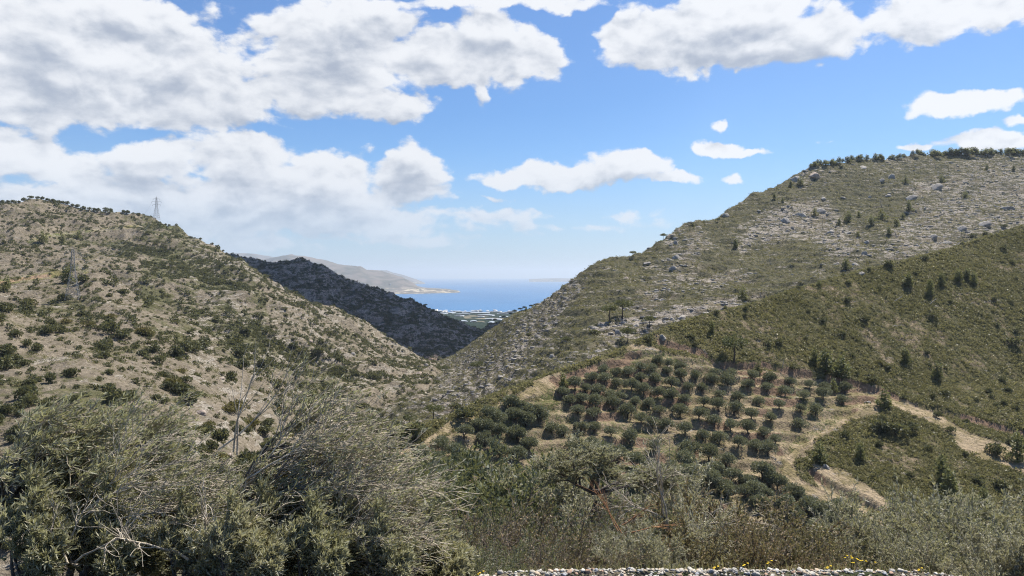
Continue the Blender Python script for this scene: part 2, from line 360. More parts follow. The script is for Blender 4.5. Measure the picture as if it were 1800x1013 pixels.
for poly, v in R1R: rm = np.maximum(rm, (v * .60) * (in_poly(PX + 14 * nmid, ROW + 10 * nsm, poly) & isR1))
for _ in range(14): rm[1:-1, 1:-1] = (rm[:-2, 1:-1] + rm[2:, 1:-1] + rm[1:-1, :-2] + rm[1:-1, 2:]) / 4
rm = rm + .14 * sstep(0, .5, nmid) + .04; rock = np.where(isR1, rm, 0); green = np.where(isR1, .78 + .3 * nmid - .45 * rm, green)
left_edge = isR1 & (PX < 1010)
rock = np.where(left_edge, np.maximum(rock, .22), rock); soil = np.where(left_edge, .5, soil)
rock = np.where(isL, .10 + .35 * sstep(.1, .5, fbm(XX, YY, 30, 4, .6, 111, True)) * (PX > 330), rock)
rock = np.where((SID == 4) | (SID == 5), .55 + .5 * nbig, rock)
# the grove and the tracks
TRK = [[(985,664),(955,675),(948,690),(960,705),(985,725),(1000,738)],[(1540,690),(1480,735),(1440,755),(1400,780),(1380,820),(1400,850),(1440,875),(1500,905),(1560,930)],[(1560,702),(1640,735),(1700,770),(1760,790),(1830,815)],
       [(1110,612),(1150,618),(1190,640)],[(950,680),(900,705),(850,730)],[(700,800),(740,790),(790,750),(830,735)]]
TW = [7, 9, 7, 6, 5, 5]
trk = np.zeros_like(Z)
for line, wd in zip(TRK, TW):
    dl = dist_line(PX + 5 * nsm, ROW + 4 * nmid, line) if True else 0
    trk = np.maximum(trk, (1 - sstep(wd * .8, wd * 1.7, dl)) * isR2 * (YY > 120))
BARE = [([(1490,680),(1540,680),(1560,700),(1545,730),(1500,740),(1470,720)], .7), ([(1430,815),(1480,825),(1560,880),(1570,905),(1500,900),(1430,850)], .85),
        ([(1640,740),(1720,770),(1800,790),(1830,820),(1800,830),(1700,800)], .8), ([(935,672),(975,660),(990,700),(985,715),(940,700)], .8), ([(1380,740),(1450,740),(1420,800),(1370,820)], .6)]
for poly, v in BARE: trk = np.maximum(trk, v * (in_poly(PX + 8 * nsm, ROW + 6 * nmid, poly) & isR2))
ggrass = gs * isR2
soil = np.maximum(soil, trk); soil = np.maximum(soil, ggrass * (.72 + .3 * nmid))
green = np.where(trk > .3, .0 + .15 * nmid, green); green = np.where(ggrass > .4, .25 + .5 * nbig, green)
red = np.maximum(bank * isR2 * (.25 + .75 * sstep(.0, .35, nmid)), cutmask * isR2); red = np.where(YY < 100, 0, red)
for _ in range(1): red[1:-1, 1:-1] = (red[1:-1, 1:-1] * 2 + red[:-2, 1:-1] + red[2:, 1:-1]) / 4
ltrk = dist_line(PX, ROW, [(0,498),(40,490),(90,484),(128,470),(150,476)])
soil = np.where(isL, np.maximum(.25 + .3 * nbig, 1 - sstep(4, 9, ltrk)), soil)
red = np.where(isL, np.maximum(red, .55 * (1 - sstep(2, 5, ltrk)) * (PX < 90)), red)
ltrk2 = dist_line(PX, ROW, [(50,425),(80,415),(140,408),(200,402),(260,395),(300,400)])
soil = np.where((SID == 1), np.maximum(soil, .9 * (1 - sstep(2, 5, ltrk2))), soil)
clip = lambda a: np.clip(a, 0, 1)
MASK = np.stack([clip(soil), clip(rock), clip(green), clip(red)], -1).astype(np.float32)

def noise_bump(t, vec, specs, dist=.3, strength=1.):
    h = None
    for sc, det, a in specs:
        n = t.math('MULTIPLY', t.noise(vec, sc, det, .6), a)
        h = n if h is None else t.math('ADD', h, n)
    return t.new('ShaderNodeBump', {'Height': h, 'Distance': dist, 'Strength': strength}).outputs[0]
def terrain_mat(name, earth, pale, rockc, rockd, grn, grn2, redc, sc=1., grass=None):
    m = bpy.data.materials.new(name); m.use_nodes = True; t = NT(m.node_tree); t.n.clear()
    pos = t.new('ShaderNodeNewGeometry').outputs['Position']
    mk = t.new('ShaderNodeAttribute', attribute_name='mask')
    s = t.new('ShaderNodeSeparateColor', {0: mk.outputs['Color']})
    soil, rk, gr = s.outputs[0], s.outputs[1], s.outputs[2]; rdm = mk.outputs['Alpha']
    n1 = t.noise(pos, .12 * sc, 5, .6); n2 = t.noise(pos, .9 * sc, 4, .65); n3 = t.noise(pos, 4.5 * sc, 3, .6); n4 = t.noise(pos, .35 * sc, 4, .6)
    c = t.mix(t.step(n2, .35, .65), earth, pale)
    c = t.mix(t.math('MULTIPLY', t.step(n1, .4, .6), .5), c, tuple(x * .72 for x in earth))
    stone = t.step(n3, .60, .70)
    c = t.mix(t.math('MULTIPLY', stone, .55), c, rockc)
    g = t.mix(t.step(n4, .38, .62), grn, grn2)
    gf = t.step(t.math('ADD', t.math('MULTIPLY', n2, .8), t.math('ADD', t.math('MULTIPLY', n3, .45), t.math('SUBTRACT', gr, 1.12))), -.10, .12)
    c = t.mix(gf, c, g)
    sf = t.step(t.math('ADD', soil, t.math('MULTIPLY_ADD', n2, .7, -.6)), .25, .6)
    gc = grass or (.20, .17, .075)
    sc_ = t.mix(t.step(n1, .42, .58), tuple(x * 1.1 for x in pale), gc)
    c = t.mix(sf, c, t.mix(t.math('MULTIPLY', t.step(t.math('ADD', n2, t.math('MULTIPLY', gr, .5)), .62, .80), .8), sc_, (.075, .10, .028)))
    rv = t.mix(t.step(t.noise(pos, 1.6 * sc, 5, .7), .38, .6), rockd, rockc)
    n5 = t.noise(t.vm('MULTIPLY', pos, (1, .8, 6)), .11 * sc, 7, .66)
    rf = t.step(t.math('ADD', rk, t.math('ADD', t.math('MULTIPLY', n5, 3.6), t.math('MULTIPLY_ADD', n2, .8, -2.58))), .04, .22)
    c = t.mix(rf, c, rv)
    c = t.mix(t.math('MULTIPLY', t.step(t.math('ADD', rdm, t.math('MULTIPLY_ADD', n2, .6, -.3)), .3, .6), .9), c, t.mix(n3, redc, tuple(x * 1.5 for x in redc)))
    bn = noise_bump(t, pos, [(.6 * sc, 5, 1.6), (3.2 * sc, 4, .55)], .9, 1.)
    b = t.new('ShaderNodeBsdfPrincipled', {'Base Color': c, 'Roughness': .95, 'Normal': bn, 'Specular IOR Level': .1})
    t.new('ShaderNodeOutputMaterial', {0: b.outputs[0]})
    return m
M_left = terrain_mat('left_hill_ground', (.155, .128, .092), (.26, .217, .16), (.36, .32, .26), (.13, .112, .09), (.075, .076, .036), (.125, .115, .058), (.25, .165, .105), .8)
M_r1 = terrain_mat('mountain_ground', (.17, .14, .10), (.26, .21, .155), (.37, .325, .27), (.17, .145, .12), (.060, .060, .034), (.12, .107, .062), (.24, .12, .07), .9)
M_r2 = terrain_mat('grove_ground', (.20, .155, .10), (.35, .27, .175), (.36, .32, .27), (.2, .17, .14), (.062, .062, .026), (.13, .115, .05), (.19, .125, .085), 1.2, (.23, .185, .095))
M_gorge = terrain_mat('gorge_ground', (.23, .165, .125), (.36, .255, .185), (.50, .37, .28), (.14, .105, .085), (.040, .048, .028), (.07, .07, .045), (.24, .14, .09), .28)
M_near = terrain_mat('near_ground', (.19, .16, .11), (.30, .26, .19), (.36, .33, .29), (.2, .18, .15), (.05, .06, .022), (.09, .09, .035), (.2, .12, .07), 3.)
grp = np.select([SID == 0, (SID >= 1) & (SID <= 3), (SID == 4) | (SID == 5), SID == 6, SID == 7], [0, 1, 2, 3, 4], 1)
Zf = np.where((SID == 8) & (YY > 850), 2, grp); grp = np.where((SID == 8) & (YY < 260), 0, Zf)
vid = np.arange(NX * NY).reshape(NY, NX)
quads = np.stack([vid[:-1, :-1], vid[:-1, 1:], vid[1:, 1:], vid[1:, :-1]], -1).reshape(-1, 4)
qg = grp[:-1, :-1].ravel()
P3 = np.stack([XX, YY, Z], -1).reshape(-1, 3); MK = MASK.reshape(-1, 4)
for g, (nm, mt) in enumerate([('ground', M_near), ('left_hill', M_left), ('gorge_hill', M_gorge), ('right_mountain', M_r1), ('grove_slope', M_r2)]):
    qs = quads[qg == g]; u, inv = np.unique(qs.ravel(), return_inverse=True)
    props(obj(nm, mesh_np(nm, P3[u], inv.reshape(-1, 4), [mt], {'mask': MK[u]}, smooth=True)), kind='structure')

# ================================================================== far coast, plain, sea
def simple_mat(name, col, rough=.9, noise=None, bump=None, spec=.1):
    m = bpy.data.materials.new(name); m.use_nodes = True; t = NT(m.node_tree); t.n.clear()
    pos = t.new('ShaderNodeTexCoord').outputs['Object']
    c = col + (1,) if noise is None else t.mix(t.step(t.noise(pos, noise[0], 5, .6), .38, .62), col, noise[1])
    ins = {'Base Color': c, 'Roughness': rough, 'Specular IOR Level': spec}
    if bump: ins['Normal'] = noise_bump(t, pos, [(bump[0], 5, 1)], bump[1])
    b = t.new('ShaderNodeBsdfPrincipled', ins); t.new('ShaderNodeOutputMaterial', {0: b.outputs[0]})
    return m
def far_mat(name, c1, c2, c3, sc):
    m = bpy.data.materials.new(name); m.use_nodes = True; t = NT(m.node_tree); t.n.clear()
    pos = t.new('ShaderNodeNewGeometry').outputs['Position']
    n1 = t.noise(pos, sc, 6, .62); n2 = t.noise(t.vm('MULTIPLY', pos, (1, .25, 3)), sc * 3, 4, .6)
    z = t.new('ShaderNodeSeparateXYZ', {0: pos}).outputs[2]
    c = t.mix(t.step(n1, .4, .6), c1, c2)
    lowf = t.math('MULTIPLY', t.step(z, -175, -215), t.step(n2, .50, .62))
    c = t.mix(lowf, c, c3)
    b = t.new('ShaderNodeBsdfDiffuse', {0: c}); t.new('ShaderNodeOutputMaterial', {0: b.outputs[0]})
    return m
def far_land(name, cols, mat, px0, px1, dpx, y0, y1, ny, amps, seed):
    gx = np.arange(px0, px1 + dpx, dpx); gy = np.linspace(y0, y1, ny); P, Yv = np.meshgrid(gx, gy)
    xs = [c[0] for c in cols]; n = len(cols[0][1])
    ys = [np.interp(gx, xs, [c[1][j][1] for c in cols]) for j in range(n)]
    zs = [np.interp(gx, xs, [-(c[1][j][0] - E) / F * c[1][j][1] for c in cols]) for j in range(n)]
    Zl = np.full(P.shape, SEA - 30.)
    for j in range(n - 1):
        t = (Yv - ys[j]) / (ys[j + 1] - ys[j]); mk = (t >= 0) & (t <= 1); Zl = np.where(mk, zs[j] + (zs[j + 1] - zs[j]) * t, Zl)
    db = Yv - ys[-1]; Zl = np.where(db > 0, zs[-1] - .25 * db, Zl)
    X = (P - CX) / F * Yv; lift = sstep(0, 120, Zl - SEA)
    for wl, a, r_ in amps: Zl = Zl + a * lift * fbm(X, Yv, wl, 5, .5, seed, r_)
    Zl = np.maximum(Zl, SEA - 30)
    v = np.arange(P.size).reshape(P.shape); q = np.stack([v[:-1, :-1], v[:-1, 1:], v[1:, 1:], v[1:, :-1]], -1).reshape(-1, 4)
    return props(obj(name, mesh_np(name, np.stack([X, Yv, Zl], -1).reshape(-1, 3), q, [mat], smooth=True)), kind='structure')
M_far = far_mat('far_hill_scrub', (.18, .15, .125), (.10, .095, .075), (.42, .36, .26), .004)
def fc(px, shore, crow, cY, mid=None):
    sY = -SEA * F / (shore - E)
    return (px, [(shore + .6, sY - 150), (shore - 3, sY * 1.06), mid or (shore - 9, sY * 1.12), (crow, cY)])
far_land('far_headland', [fc(200,519,470,13500), fc(430,519,466,13500), fc(462,519,462,13500), fc(481,518,457,13200), fc(494,518,453,13200), fc(514,518,452,13200), fc(531,518,455,13000), fc(565,518,463,13000), fc(596,518,471,12800),
    fc(615,518,472,12800), fc(634,517.5,474,12700), fc(644,517.5,480,12700), fc(662,517.3,481,12700), fc(684,517,485,12600), fc(707,517,491,12500), fc(724,516.7,500,12400), fc(734,516.5,505,12300), fc(751,516,507,12300,(508.5,12000)),
    fc(785,515.5,508.5,12400,(509,12000)), fc(806,514.5,511.2,12000,(511.2,11700)), (812,[(515,10900),(515,11000),(515,11100),(516,11200)]), (830,[(540,10900),(540,11000),(540,11100),(540,11200)])],
    M_far, 200, 832, 1.5, 9400, 15000, 190, [(1500, 70, True), (500, 26, True)], 201)
far_land('distant_ridge', [(100,[(500,17000),(448,19000)]),(380,[(500,17000),(443,19000)]),(397,[(500,17000),(446,19000)]),(447,[(500,17000),(450,19000)]),(474,[(500,17000),(454,19000)]),(520,[(500,17000),(466,19000)]),(560,[(502,17000),(484,19000)]),(600,[(510,17000),(504,19000)])],
    M_far, 100, 600, 3, 16800, 20500, 60, [(2500, 70, True)], 207)
far_land('distant_headland', [(560,[(500.5,21000),(474,23500)]),(650,[(500.5,21000),(482,23500)]),(667,[(500.5,21000),(476.5,23500)]),(680,[(500.5,21000),(476,23500)]),(690,[(500.5,21000),(480,23500)]),(709,[(500.5,21000),(484,23500)]),
    (734,[(500.5,21000),(492.5,23500)]),(746,[(501,21000),(497,23500)]),(760,[(505,21000),(505,23500)])], M_far, 560, 760, 2, 20800, 26000, 60, [(2500, 60, True)], 209)
far_land('distant_island', [(930,[(498,29000),(493,29300),(490.3,30500)]),(948,[(494,29000),(491.2,29300),(489.6,30500)]),(985,[(494,29000),(491.2,29300),(489.5,30500)]),(1010,[(494,29000),(491.2,29300),(489.8,30500)]),(1030,[(498,29000),(493,29300),(491,30500)])], M_far, 930, 1030, 4, 28900, 31500, 30, [(900, 10, False)], 211)
# coastal plain
M_plain = bpy.data.materials.new('plain_fields'); M_plain.use_nodes = True; t = NT(M_plain.node_tree); t.n.clear()
pos = t.new('ShaderNodeNewGeometry').outputs['Position']
vo = t.new('ShaderNodeTexVoronoi', {'Vector': t.vm('MULTIPLY', pos, (1, .7, 0)), 'Scale': .009}, feature='F1').outputs['Color']
fld = t.new('ShaderNodeSeparateColor', {0: vo}).outputs[0]
c = t.mix(t.step(t.noise(pos, .05, 4, .7), .4, .6), (.014, .026, .018), (.028, .038, .024)); c = t.mix(t.math('GREATER_THAN', fld, .9), c, (.20, .17, .12))
t.new('ShaderNodeOutputMaterial', {0: t.new('ShaderNodeBsdfDiffuse', {0: c}).outputs[0]})
gx = np.arange(-700, 2500, 20.); gy = np.linspace(2560, 5350, 120); P, Yv = np.meshgrid(gx, gy); X = (P - CX) / F * Yv
coast = 5120 + 60 * fbm(X, Yv * 0, 600, 3, .5, 221)
Zp = np.interp(Yv, [2560, 5100], [-197, -246]) - np.where(Yv > coast, (Yv - coast) * .2, 0) + 2 * fbm(X, Yv, 200, 3, .5, 222)
v = np.arange(P.size).reshape(P.shape); q = np.stack([v[:-1, :-1], v[:-1, 1:], v[1:, 1:], v[1:, :-1]], -1).reshape(-1, 4)
props(obj('coastal_plain', mesh_np('coastal_plain', np.stack([X, Yv, Zp], -1).reshape(-1, 3), q, [M_plain], smooth=True)), kind='structure')
M_sea = bpy.data.materials.new('sea_water'); M_sea.use_nodes = True; t = NT(M_sea.node_tree); t.n.clear()
pos = t.new('ShaderNodeNewGeometry').outputs['Position']
n = t.noise(t.vm('MULTIPLY', pos, (1, .35, 1)), .0009, 5, .6)
c = t.mix(t.step(n, .35, .65), (.03, .12, .26), (.04, .145, .30))
bn = noise_bump(t, t.vm('MULTIPLY', pos, (1, 1, 1)), [(.05, 4, 1)], 6., 1.)
b = t.new('ShaderNodeBsdfPrincipled', {'Base Color': c, 'Roughness': .45, 'IOR': 1.333, 'Normal': bn, 'Specular IOR Level': .25})
t.new('ShaderNodeOutputMaterial', {0: b.outputs[0]})
S = 60000; props(obj('sea', mesh_np('sea', [(-S, 2000, SEA), (S, 2000, SEA), (S, S, SEA), (-S, S, SEA)], np.array([[0, 1, 2, 3]]), [M_sea])), kind='structure')

# ================================================================== foliage kit
def leaf_mat(name, top, top2, under, rough=.55, trans=.25, shade=1.):
    m = bpy.data.materials.new(name); m.use_nodes = True; t = NT(m.node_tree); t.n.clear()
    tint = t.new('ShaderNodeAttribute', attribute_name='tint').outputs['Fac']
    rnd = t.new('ShaderNodeObjectInfo').outputs['Random']
    c = t.mix(tint, top, top2)
    if under: c = t.mix(t.new('ShaderNodeNewGeometry').outputs['Backfacing'], c, under)
    hsv = t.new('ShaderNodeHueSaturation', {'Color': c, 'Value': t.math('MULTIPLY_ADD', rnd, .45, .78), 'Hue': t.math('MULTIPLY_ADD', rnd, -.03, .512)})
    c = hsv.outputs[0]
    b = t.new('ShaderNodeBsdfPrincipled', {'Base Color': c, 'Roughness': rough, 'Specular IOR Level': .3})
    tr = t.new('ShaderNodeBsdfTranslucent', {0: t.mix(.5, c, (.35, .335, .115))})
    mx = t.new('ShaderNodeMixShader', {0: trans, 1: b.outputs[0], 2: tr.outputs[0]})
    t.new('ShaderNodeOutputMaterial', {0: mx.outputs[0]})
    return m
def bark_mat(name, c1, c2, sc=8):
    return simple_mat(name, c1, .9, (sc, c2), (sc * 2, .02))
M_olive = leaf_mat('olive_leaves', (.075, .088, .045), (.19, .195, .12), (.15, .17, .12))
M_shrub = leaf_mat('shrub_leaves', (.038, .048, .022), (.10, .106, .046), None)
M_shruby = leaf_mat('yellow_green_leaves', (.09, .085, .022), (.17, .14, .04), None)
M_cush = leaf_mat('cushion_leaves', (.095, .092, .038), (.32, .27, .125), None, trans=.32)
M_pine = leaf_mat('pine_needles', (.075, .095, .032), (.18, .19, .07), None, trans=.35)
M_bark = bark_mat('bark', (.11, .085, .065), (.055, .045, .038))
M_dead = bark_mat('bleached_wood', (.42, .37, .31), (.25, .22, .19), 3)
M_greyt = bark_mat('grey_twigs', (.60, .51, .39), (.30, .26, .21), 14)
M_browt = bark_mat('brown_twigs', (.27, .215, .175), (.15, .12, .10), 14)
M_orat = bark_mat('orange_dead_twigs', (.50, .27, .14), (.33, .17, .09), 14)

def unit(v): return v / np.maximum(np.linalg.norm(v, axis=-1, keepdims=True), 1e-9)
def leafquads(P, Dv, L, Wd, g=rng):
    """lozenge leaves at P pointing along Dv"""
    n = len(P); Dv = unit(Dv); side = unit(np.cross(Dv, unit(g.normal(size=(n, 3)))))
    L = np.broadcast_to(L, n)[:, None]; Wd = np.broadcast_to(Wd, n)[:, None]
    V = np.stack([P, P + Dv * L * .45 + side * Wd * .5, P + Dv * L, P + Dv * L * .45 - side * Wd * .5], 1).reshape(-1, 3)
    return V, np.arange(4 * n).reshape(-1, 4)
def crown_pts(n, lumps, g):
    """points spread near the surface of a union of ellipsoidal lumps; lumps: (k,6)"""
    k = len(lumps); w_ = (lumps[:, 3] * lumps[:, 4]) ** 1.0; ids = g.choice(k, n, p=w_ / w_.sum())
    d = unit(g.normal(size=(n, 3))); r = g.uniform(.55, 1.05, (n, 1)) ** .6
    P = lumps[ids, :3] + d * lumps[ids, 3:] * r
    return P, d
def crown_mesh(name, mat, n, R_, H, zc, leaf, nl, seed, flat=1., cone=False, up=.35, spread=(.4, .72)):
    g = np.random.default_rng(seed)
    lumps = []
    for i in range(nl):
        if cone:
            t_ = (i + .5) / nl; rr = R_ * (1.0 - .75 * t_) * g.uniform(.6, 1.3); a = i * 2.4; q_ = g.uniform(.2, .6)
            lumps.append((math.cos(a) * rr * q_, math.sin(a) * rr * q_, zc + H * (t_ - .5), max(rr * .62, .15 * R_), max(rr * .62, .15 * R_), H / nl * 1.6))
        else:
            d = unit(g.normal(size=3)); d[2] = abs(d[2]) * 1.0 - .35; q_ = g.uniform(*spread)
            s_ = g.uniform(.30, .52)
            lumps.append((d[0] * R_ * q_, d[1] * R_ * q_, zc + d[2] * H * .5 * q_, R_ * s_, R_ * s_, H * .5 * s_ * 1.15 * flat))
    lumps = np.array(lumps); P, d = crown_pts(n, lumps, g)
    keep = P[:, 2] > .02 * H; P, d = P[keep], d[keep]
    dirs = d + g.normal(size=P.shape) * .75; dirs[:, 2] += up
    V, Fq = leafquads(P, dirs, leaf * g.uniform(.6, 1.35, len(P)), leaf * g.uniform(.45, .8, len(P)), g)
    tint = np.repeat(np.clip(g.normal(.4, .28, len(P)), 0, 1), 4)
    return mesh_np(name, V, Fq, [mat], {'tint': tint})
def tube_np(paths, sides=5):
    """paths: list of (points (k,3), radii (k,))"""
    Vs, Fs, off = [], [], 0
    ang = np.arange(sides) / sides * 2 * math.pi
    for pts, rad in paths:
        pts = np.asarray(pts, float); k = len(pts)
        tg = unit(np.gradient(pts, axis=0)); ref = np.array([.31, .2, .93]) if abs(tg[0][2]) < .8 else np.array([1., .1, 0])
        s1 = unit(np.cross(tg, ref)); s2 = np.cross(tg, s1)
        rings = pts[:, None] + (s1[:, None] * np.cos(ang)[None, :, None] + s2[:, None] * np.sin(ang)[None, :, None]) * np.asarray(rad)[:, None, None]
        Vs.append(rings.reshape(-1, 3)); b_ = off + np.arange(k - 1)[:, None] * sides + np.arange(sides)[None]
        b2 = off + np.arange(k - 1)[:, None] * sides + (np.arange(sides)[None] + 1) % sides
        Fs.append(np.stack([b_, b2, b2 + sides, b_ + sides], -1).reshape(-1, 4)); off += k * sides
    return np.concatenate(Vs), np.concatenate(Fs)
def trunk_mesh(name, h, r, mat, seed, forks=4, spread=1.2, top=None):
    g = np.random.default_rng(seed); top = top or h * 1.8
    p0_ = np.array([0, 0, -.5]); p1_ = np.array([g.uniform(-.2, .2), g.uniform(-.2, .2), h])
    paths = [([p0_, (p0_ + p1_) / 2 + g.normal(size=3) * .08, p1_], [r * 1.35, r, r * .8])]
    for i in range(forks):
        a = i / max(forks, 1) * 6.28 + g.uniform(-.4, .4); e = np.array([math.cos(a) * spread, math.sin(a) * spread, top + g.uniform(-.3, .3)])
        paths.append(([p1_ - [0, 0, .1], (p1_ + e) / 2 + [0, 0, -.1 * h], e], [r * .6, r * .42, r * .18]))
    V, Fq = tube_np(paths, 6)
    return mesh_np(name, V, Fq, [mat], smooth=True)
def plant(name, label, cat, crown, trunk, group=None, loc=(0, 0, 0), rot=None, s=1., tn='trunk', cn='crown', sz=None):
    o = bpy.data.objects.new(name, None); COL.objects.link(o); props(o, label, cat, group)
    o.empty_display_size = .5
    o.location = loc; o.rotation_euler = (0, 0, random.uniform(0, 6.28) if rot is None else rot); o.scale = (s, s, sz or s)
    if trunk: obj(tn, trunk, o)
    obj(cn, crown, o)
    return o

# ================================================================== olive grove
ol_crown = [crown_mesh('olive_crown', M_olive, 2300, 3.3, 4.6, 3.2, .42, 13, 300 + i) for i in range(5)]
ol_trunk = [trunk_mesh('olive_trunk', 1.4, .28, M_bark, 320 + i, 4, 1.6, 3.0) for i in range(3)]
Z5 = [(765,145),(675,178),(735,190),(815,160),(812,195),(545,210),(480,205),(610,210),(890,175),(885,220),(960,225),(1065,205),(1150,220),(418,240),(485,245),(548,262),(680,235),(750,250),(835,265),(1045,245),(1130,255),(1260,225),(1235,270),(1350,245),(1335,290),(1455,255),(1560,270),(1640,285),(1740,295),(330,275),(385,290),(450,305),(265,305),(625,280),(690,300),(925,280),(995,290),(765,320),(840,330),(1090,320),(1190,340),(1430,310),(1530,330),(1630,325),(1735,350),(305,355),(365,350),(520,325),(570,330),(435,370),(530,375),(645,360),(715,375),(905,350),(1005,365),(1080,385),(1295,360),(1400,375),(1165,410),(1255,430),(1355,445),(1510,395),(1590,410),(1510,485),(345,410),(430,430),(605,420),(675,450),(775,405),(880,420),(980,430),(1060,465),(1145,490),(1235,505),(740,475),(815,490),(905,515),(1000,540),(1085,560),(1185,580),(1280,600),(1320,530),(1380,560),(1340,620),(20,440),(45,400),(100,420),(140,440),(75,470),(210,505),(270,515),(360,490),(430,500),(25,545),(90,590),(30,650),(520,520),(620,560),(745,600),(930,630),(1030,650),(1120,680),(740,710),(835,720),(910,680),(1060,740),(1150,760),(1230,790),(960,760),(1270,830),(1350,790),(1390,800),(1310,740),(1480,860),(1560,910),(1290,900),(1420,930),(1650,960),(640,690),(660,790),(730,800),(1100,820),(340,600),(430,590),(480,640)]
Z6 = [(885,385),(770,440),(715,485),(645,530),(905,440),(940,400),(820,460),(1045,440),(970,465),(765,505),(830,525),(750,570),(790,590),(530,610),(590,640),(500,680),(420,655),(540,720),(630,650),(685,670),(730,690),(835,640),(925,640),(925,550),(985,590),(280,720),(230,680),(640,745),(760,760),(850,740),(340,740)]
Z7 = [(600,270),(660,330),(540,340),(790,400),(700,430),(400,320),(740,480),(820,350)]
ops = [(900 + x / 2.98, 580 + y / 2.98) for x, y in Z5] + [(600 + x / 2.98, 580 + y / 2.98) for x, y in Z6] + [(1200 + x / 3, 780 + y / 3) for x, y in Z7] + [(1252,842),(1278,862),(1310,862),(1345,868),(1225,850),(1205,835),(1180,850),(1150,838),(672,815),(700,822),(735,822),(770,830),(800,815),(1085,800),(1120,850),(1440,905),(1395,905),(1470,915),(700,838),(745,840)]
big = {(1510,485), (885,220)}
ORD0 = 0
def ordn(k): return ORD[k] if k < 20 else 'twenty ' + ORD[k - 20]
ORD = ['first', 'second', 'third', 'fourth', 'fifth', 'sixth', 'seventh', 'eighth', 'ninth', 'tenth', 'eleventh', 'twelfth', 'thirteenth', 'fourteenth', 'fifteenth', 'sixteenth', 'seventeenth', 'eighteenth', 'nineteenth', 'twentieth']
ops.sort(key=lambda q: q[1]); rows = []
for q in ops:
    lim = 14 if q[1] < 780 else 22
    if rows and q[1] - rows[-1][0][1] < lim and len(rows[-1]) < 20: rows[-1].append(q)
    else: rows.append([q])
ops = []
for ri, rw in enumerate(rows):
    rw.sort(); half = 'upper terraces' if rw[0][1] < 690 else 'middle terraces' if rw[0][1] < 770 else 'lower terraces'
    for k, q in enumerate(rw): ops.append((q[0], q[1], f'grove olive tree, {ORD[k]} from the left in the {ORD[ri]} row from the top', 'olive trees of the ' + half))
for i, (px, py, lab, gr) in enumerate(ops):
    p = hit(px, py + 13, 120)
    s = random.uniform(.62, .84) * (1.18 if py > 780 else 1)
    p[2] -= .25
    plant('olive_tree', lab, 'olive tree', ol_crown[i % 5], ol_trunk[i % 3], gr, p, None, s, sz=s * random.uniform(.85, 1.08))

# ================================================================== shrubs of the left hill
sh_crown = [crown_mesh('shrub_crown', M_shrub, 420, .55, .8, .36, .17, 8, 340 + i, up=.2) for i in range(6)]
sy_crown = [crown_mesh('yellow_shrub_crown', M_shruby, 420, .58, .6, .25, .15, 8, 350 + i, up=.2) for i in range(2)]
st_trunk = trunk_mesh('shrub_stem', .25, .04, M_bark, 356, 3, .22, .5)
def scatter(maskarr, n, seed, vis=True):
    g = np.random.default_rng(seed)
    dY = np.gradient(gY)[:, None]; area = (3 / F * YY) * dY
    wgt = area * maskarr * (VIS if vis else 1) * ((PX > -60) & (PX < 1860) if vis else 1)
    wf = wgt.ravel(); ids = g.choice(wf.size, n, p=wf / wf.sum())
    j, i = np.unravel_index(ids, Z.shape)
    px = gpx[i] + g.uniform(-1.5, 1.5, n); y = gY[j] + (g.random(n) - .5) * dY[j, 0]; x = (px - CX) / F * y
    return np.stack([x, y, gz(x, y)], -1)
def proto(nq, seed, flat=.8):
    """small clump of leaf sprays, unit radius"""
    g = np.random.default_rng(seed); lumps = []
    for i in range(5):
        a = g.uniform(0, 6.28); q_ = g.uniform(.1, .55); lumps.append((math.cos(a) * q_, math.sin(a) * q_, g.uniform(.2, .5) * flat, .5, .5, .45 * flat))
    P, d = crown_pts(nq, np.array(lumps), g); P[:, 2] = np.abs(P[:, 2])
    V, Fq = leafquads(P, d + g.normal(size=P.shape) * .7 + [0, 0, .2], g.uniform(.35, .6, nq), g.uniform(.25, .4, nq), g)
    return V, Fq, np.repeat(g.uniform(0, .55, nq), 4)
def merge(protos, pts, scale, seed, scz=None, rmax=3.14):
    g = np.random.default_rng(seed); Vs, Fs, Ts = [], [], []; off = 0
    pid = g.integers(0, len(protos), len(pts)); rot = g.uniform(-rmax, rmax, len(pts)); tn_ = g.uniform(-.12, .5, len(pts))
    for k, (V, Fq, T) in enumerate(protos):
        m = np.where(pid == k)[0]
        if not len(m): continue
        c, s_ = np.cos(rot[m]), np.sin(rot[m]); sc_ = scale[m]
        x = (V[None, :, 0] * c[:, None] - V[None, :, 1] * s_[:, None]) * sc_[:, None] + pts[m, 0, None]
        y = (V[None, :, 0] * s_[:, None] + V[None, :, 1] * c[:, None]) * sc_[:, None] + pts[m, 1, None]
        z = V[None, :, 2] * (sc_ if scz is None else scz[m])[:, None] + pts[m, 2, None] - .05
        Vs.append(np.stack([x, y, z], -1).reshape(-1, 3)); Fs.append((Fq[None] + (np.arange(len(m)) * len(V))[:, None, None] + off).reshape(-1, Fq.shape[1]))
        Ts.append(np.clip(T[None] + tn_[m][:, None], 0, 1).ravel()); off += len(m) * len(V)
    return np.concatenate(Vs), np.concatenate(Fs), np.concatenate(Ts)
den = .12 + 1.4 * sstep(-.1, .5, fbm(XX, YY, 38, 3, .6, 401)) + .8 * sstep(.0, .5, nmid)
gully = sstep(.30, -.15, gul); den = den * (.45 + 1.9 * gully)
den = den * np.where((PX > 230) & (ROW < 640 + (PX - 400) * .1), 2.0, 1.) * np.where(trk + (ltrk < 8) > .5, .15, 1)
lp = scatter((den + .45) * isL, 10500, 402)
lp = np.concatenate([lp, scatter(((SID == 8) & (YY > 260) & (YY < 900)) * 1., 120, 403)])
g = np.random.default_rng(404); lsz = np.exp(g.normal(math.log(2.45), .42, len(lp)))
lsz = np.clip(lsz, 1.3, 7.5)
hillsh = []
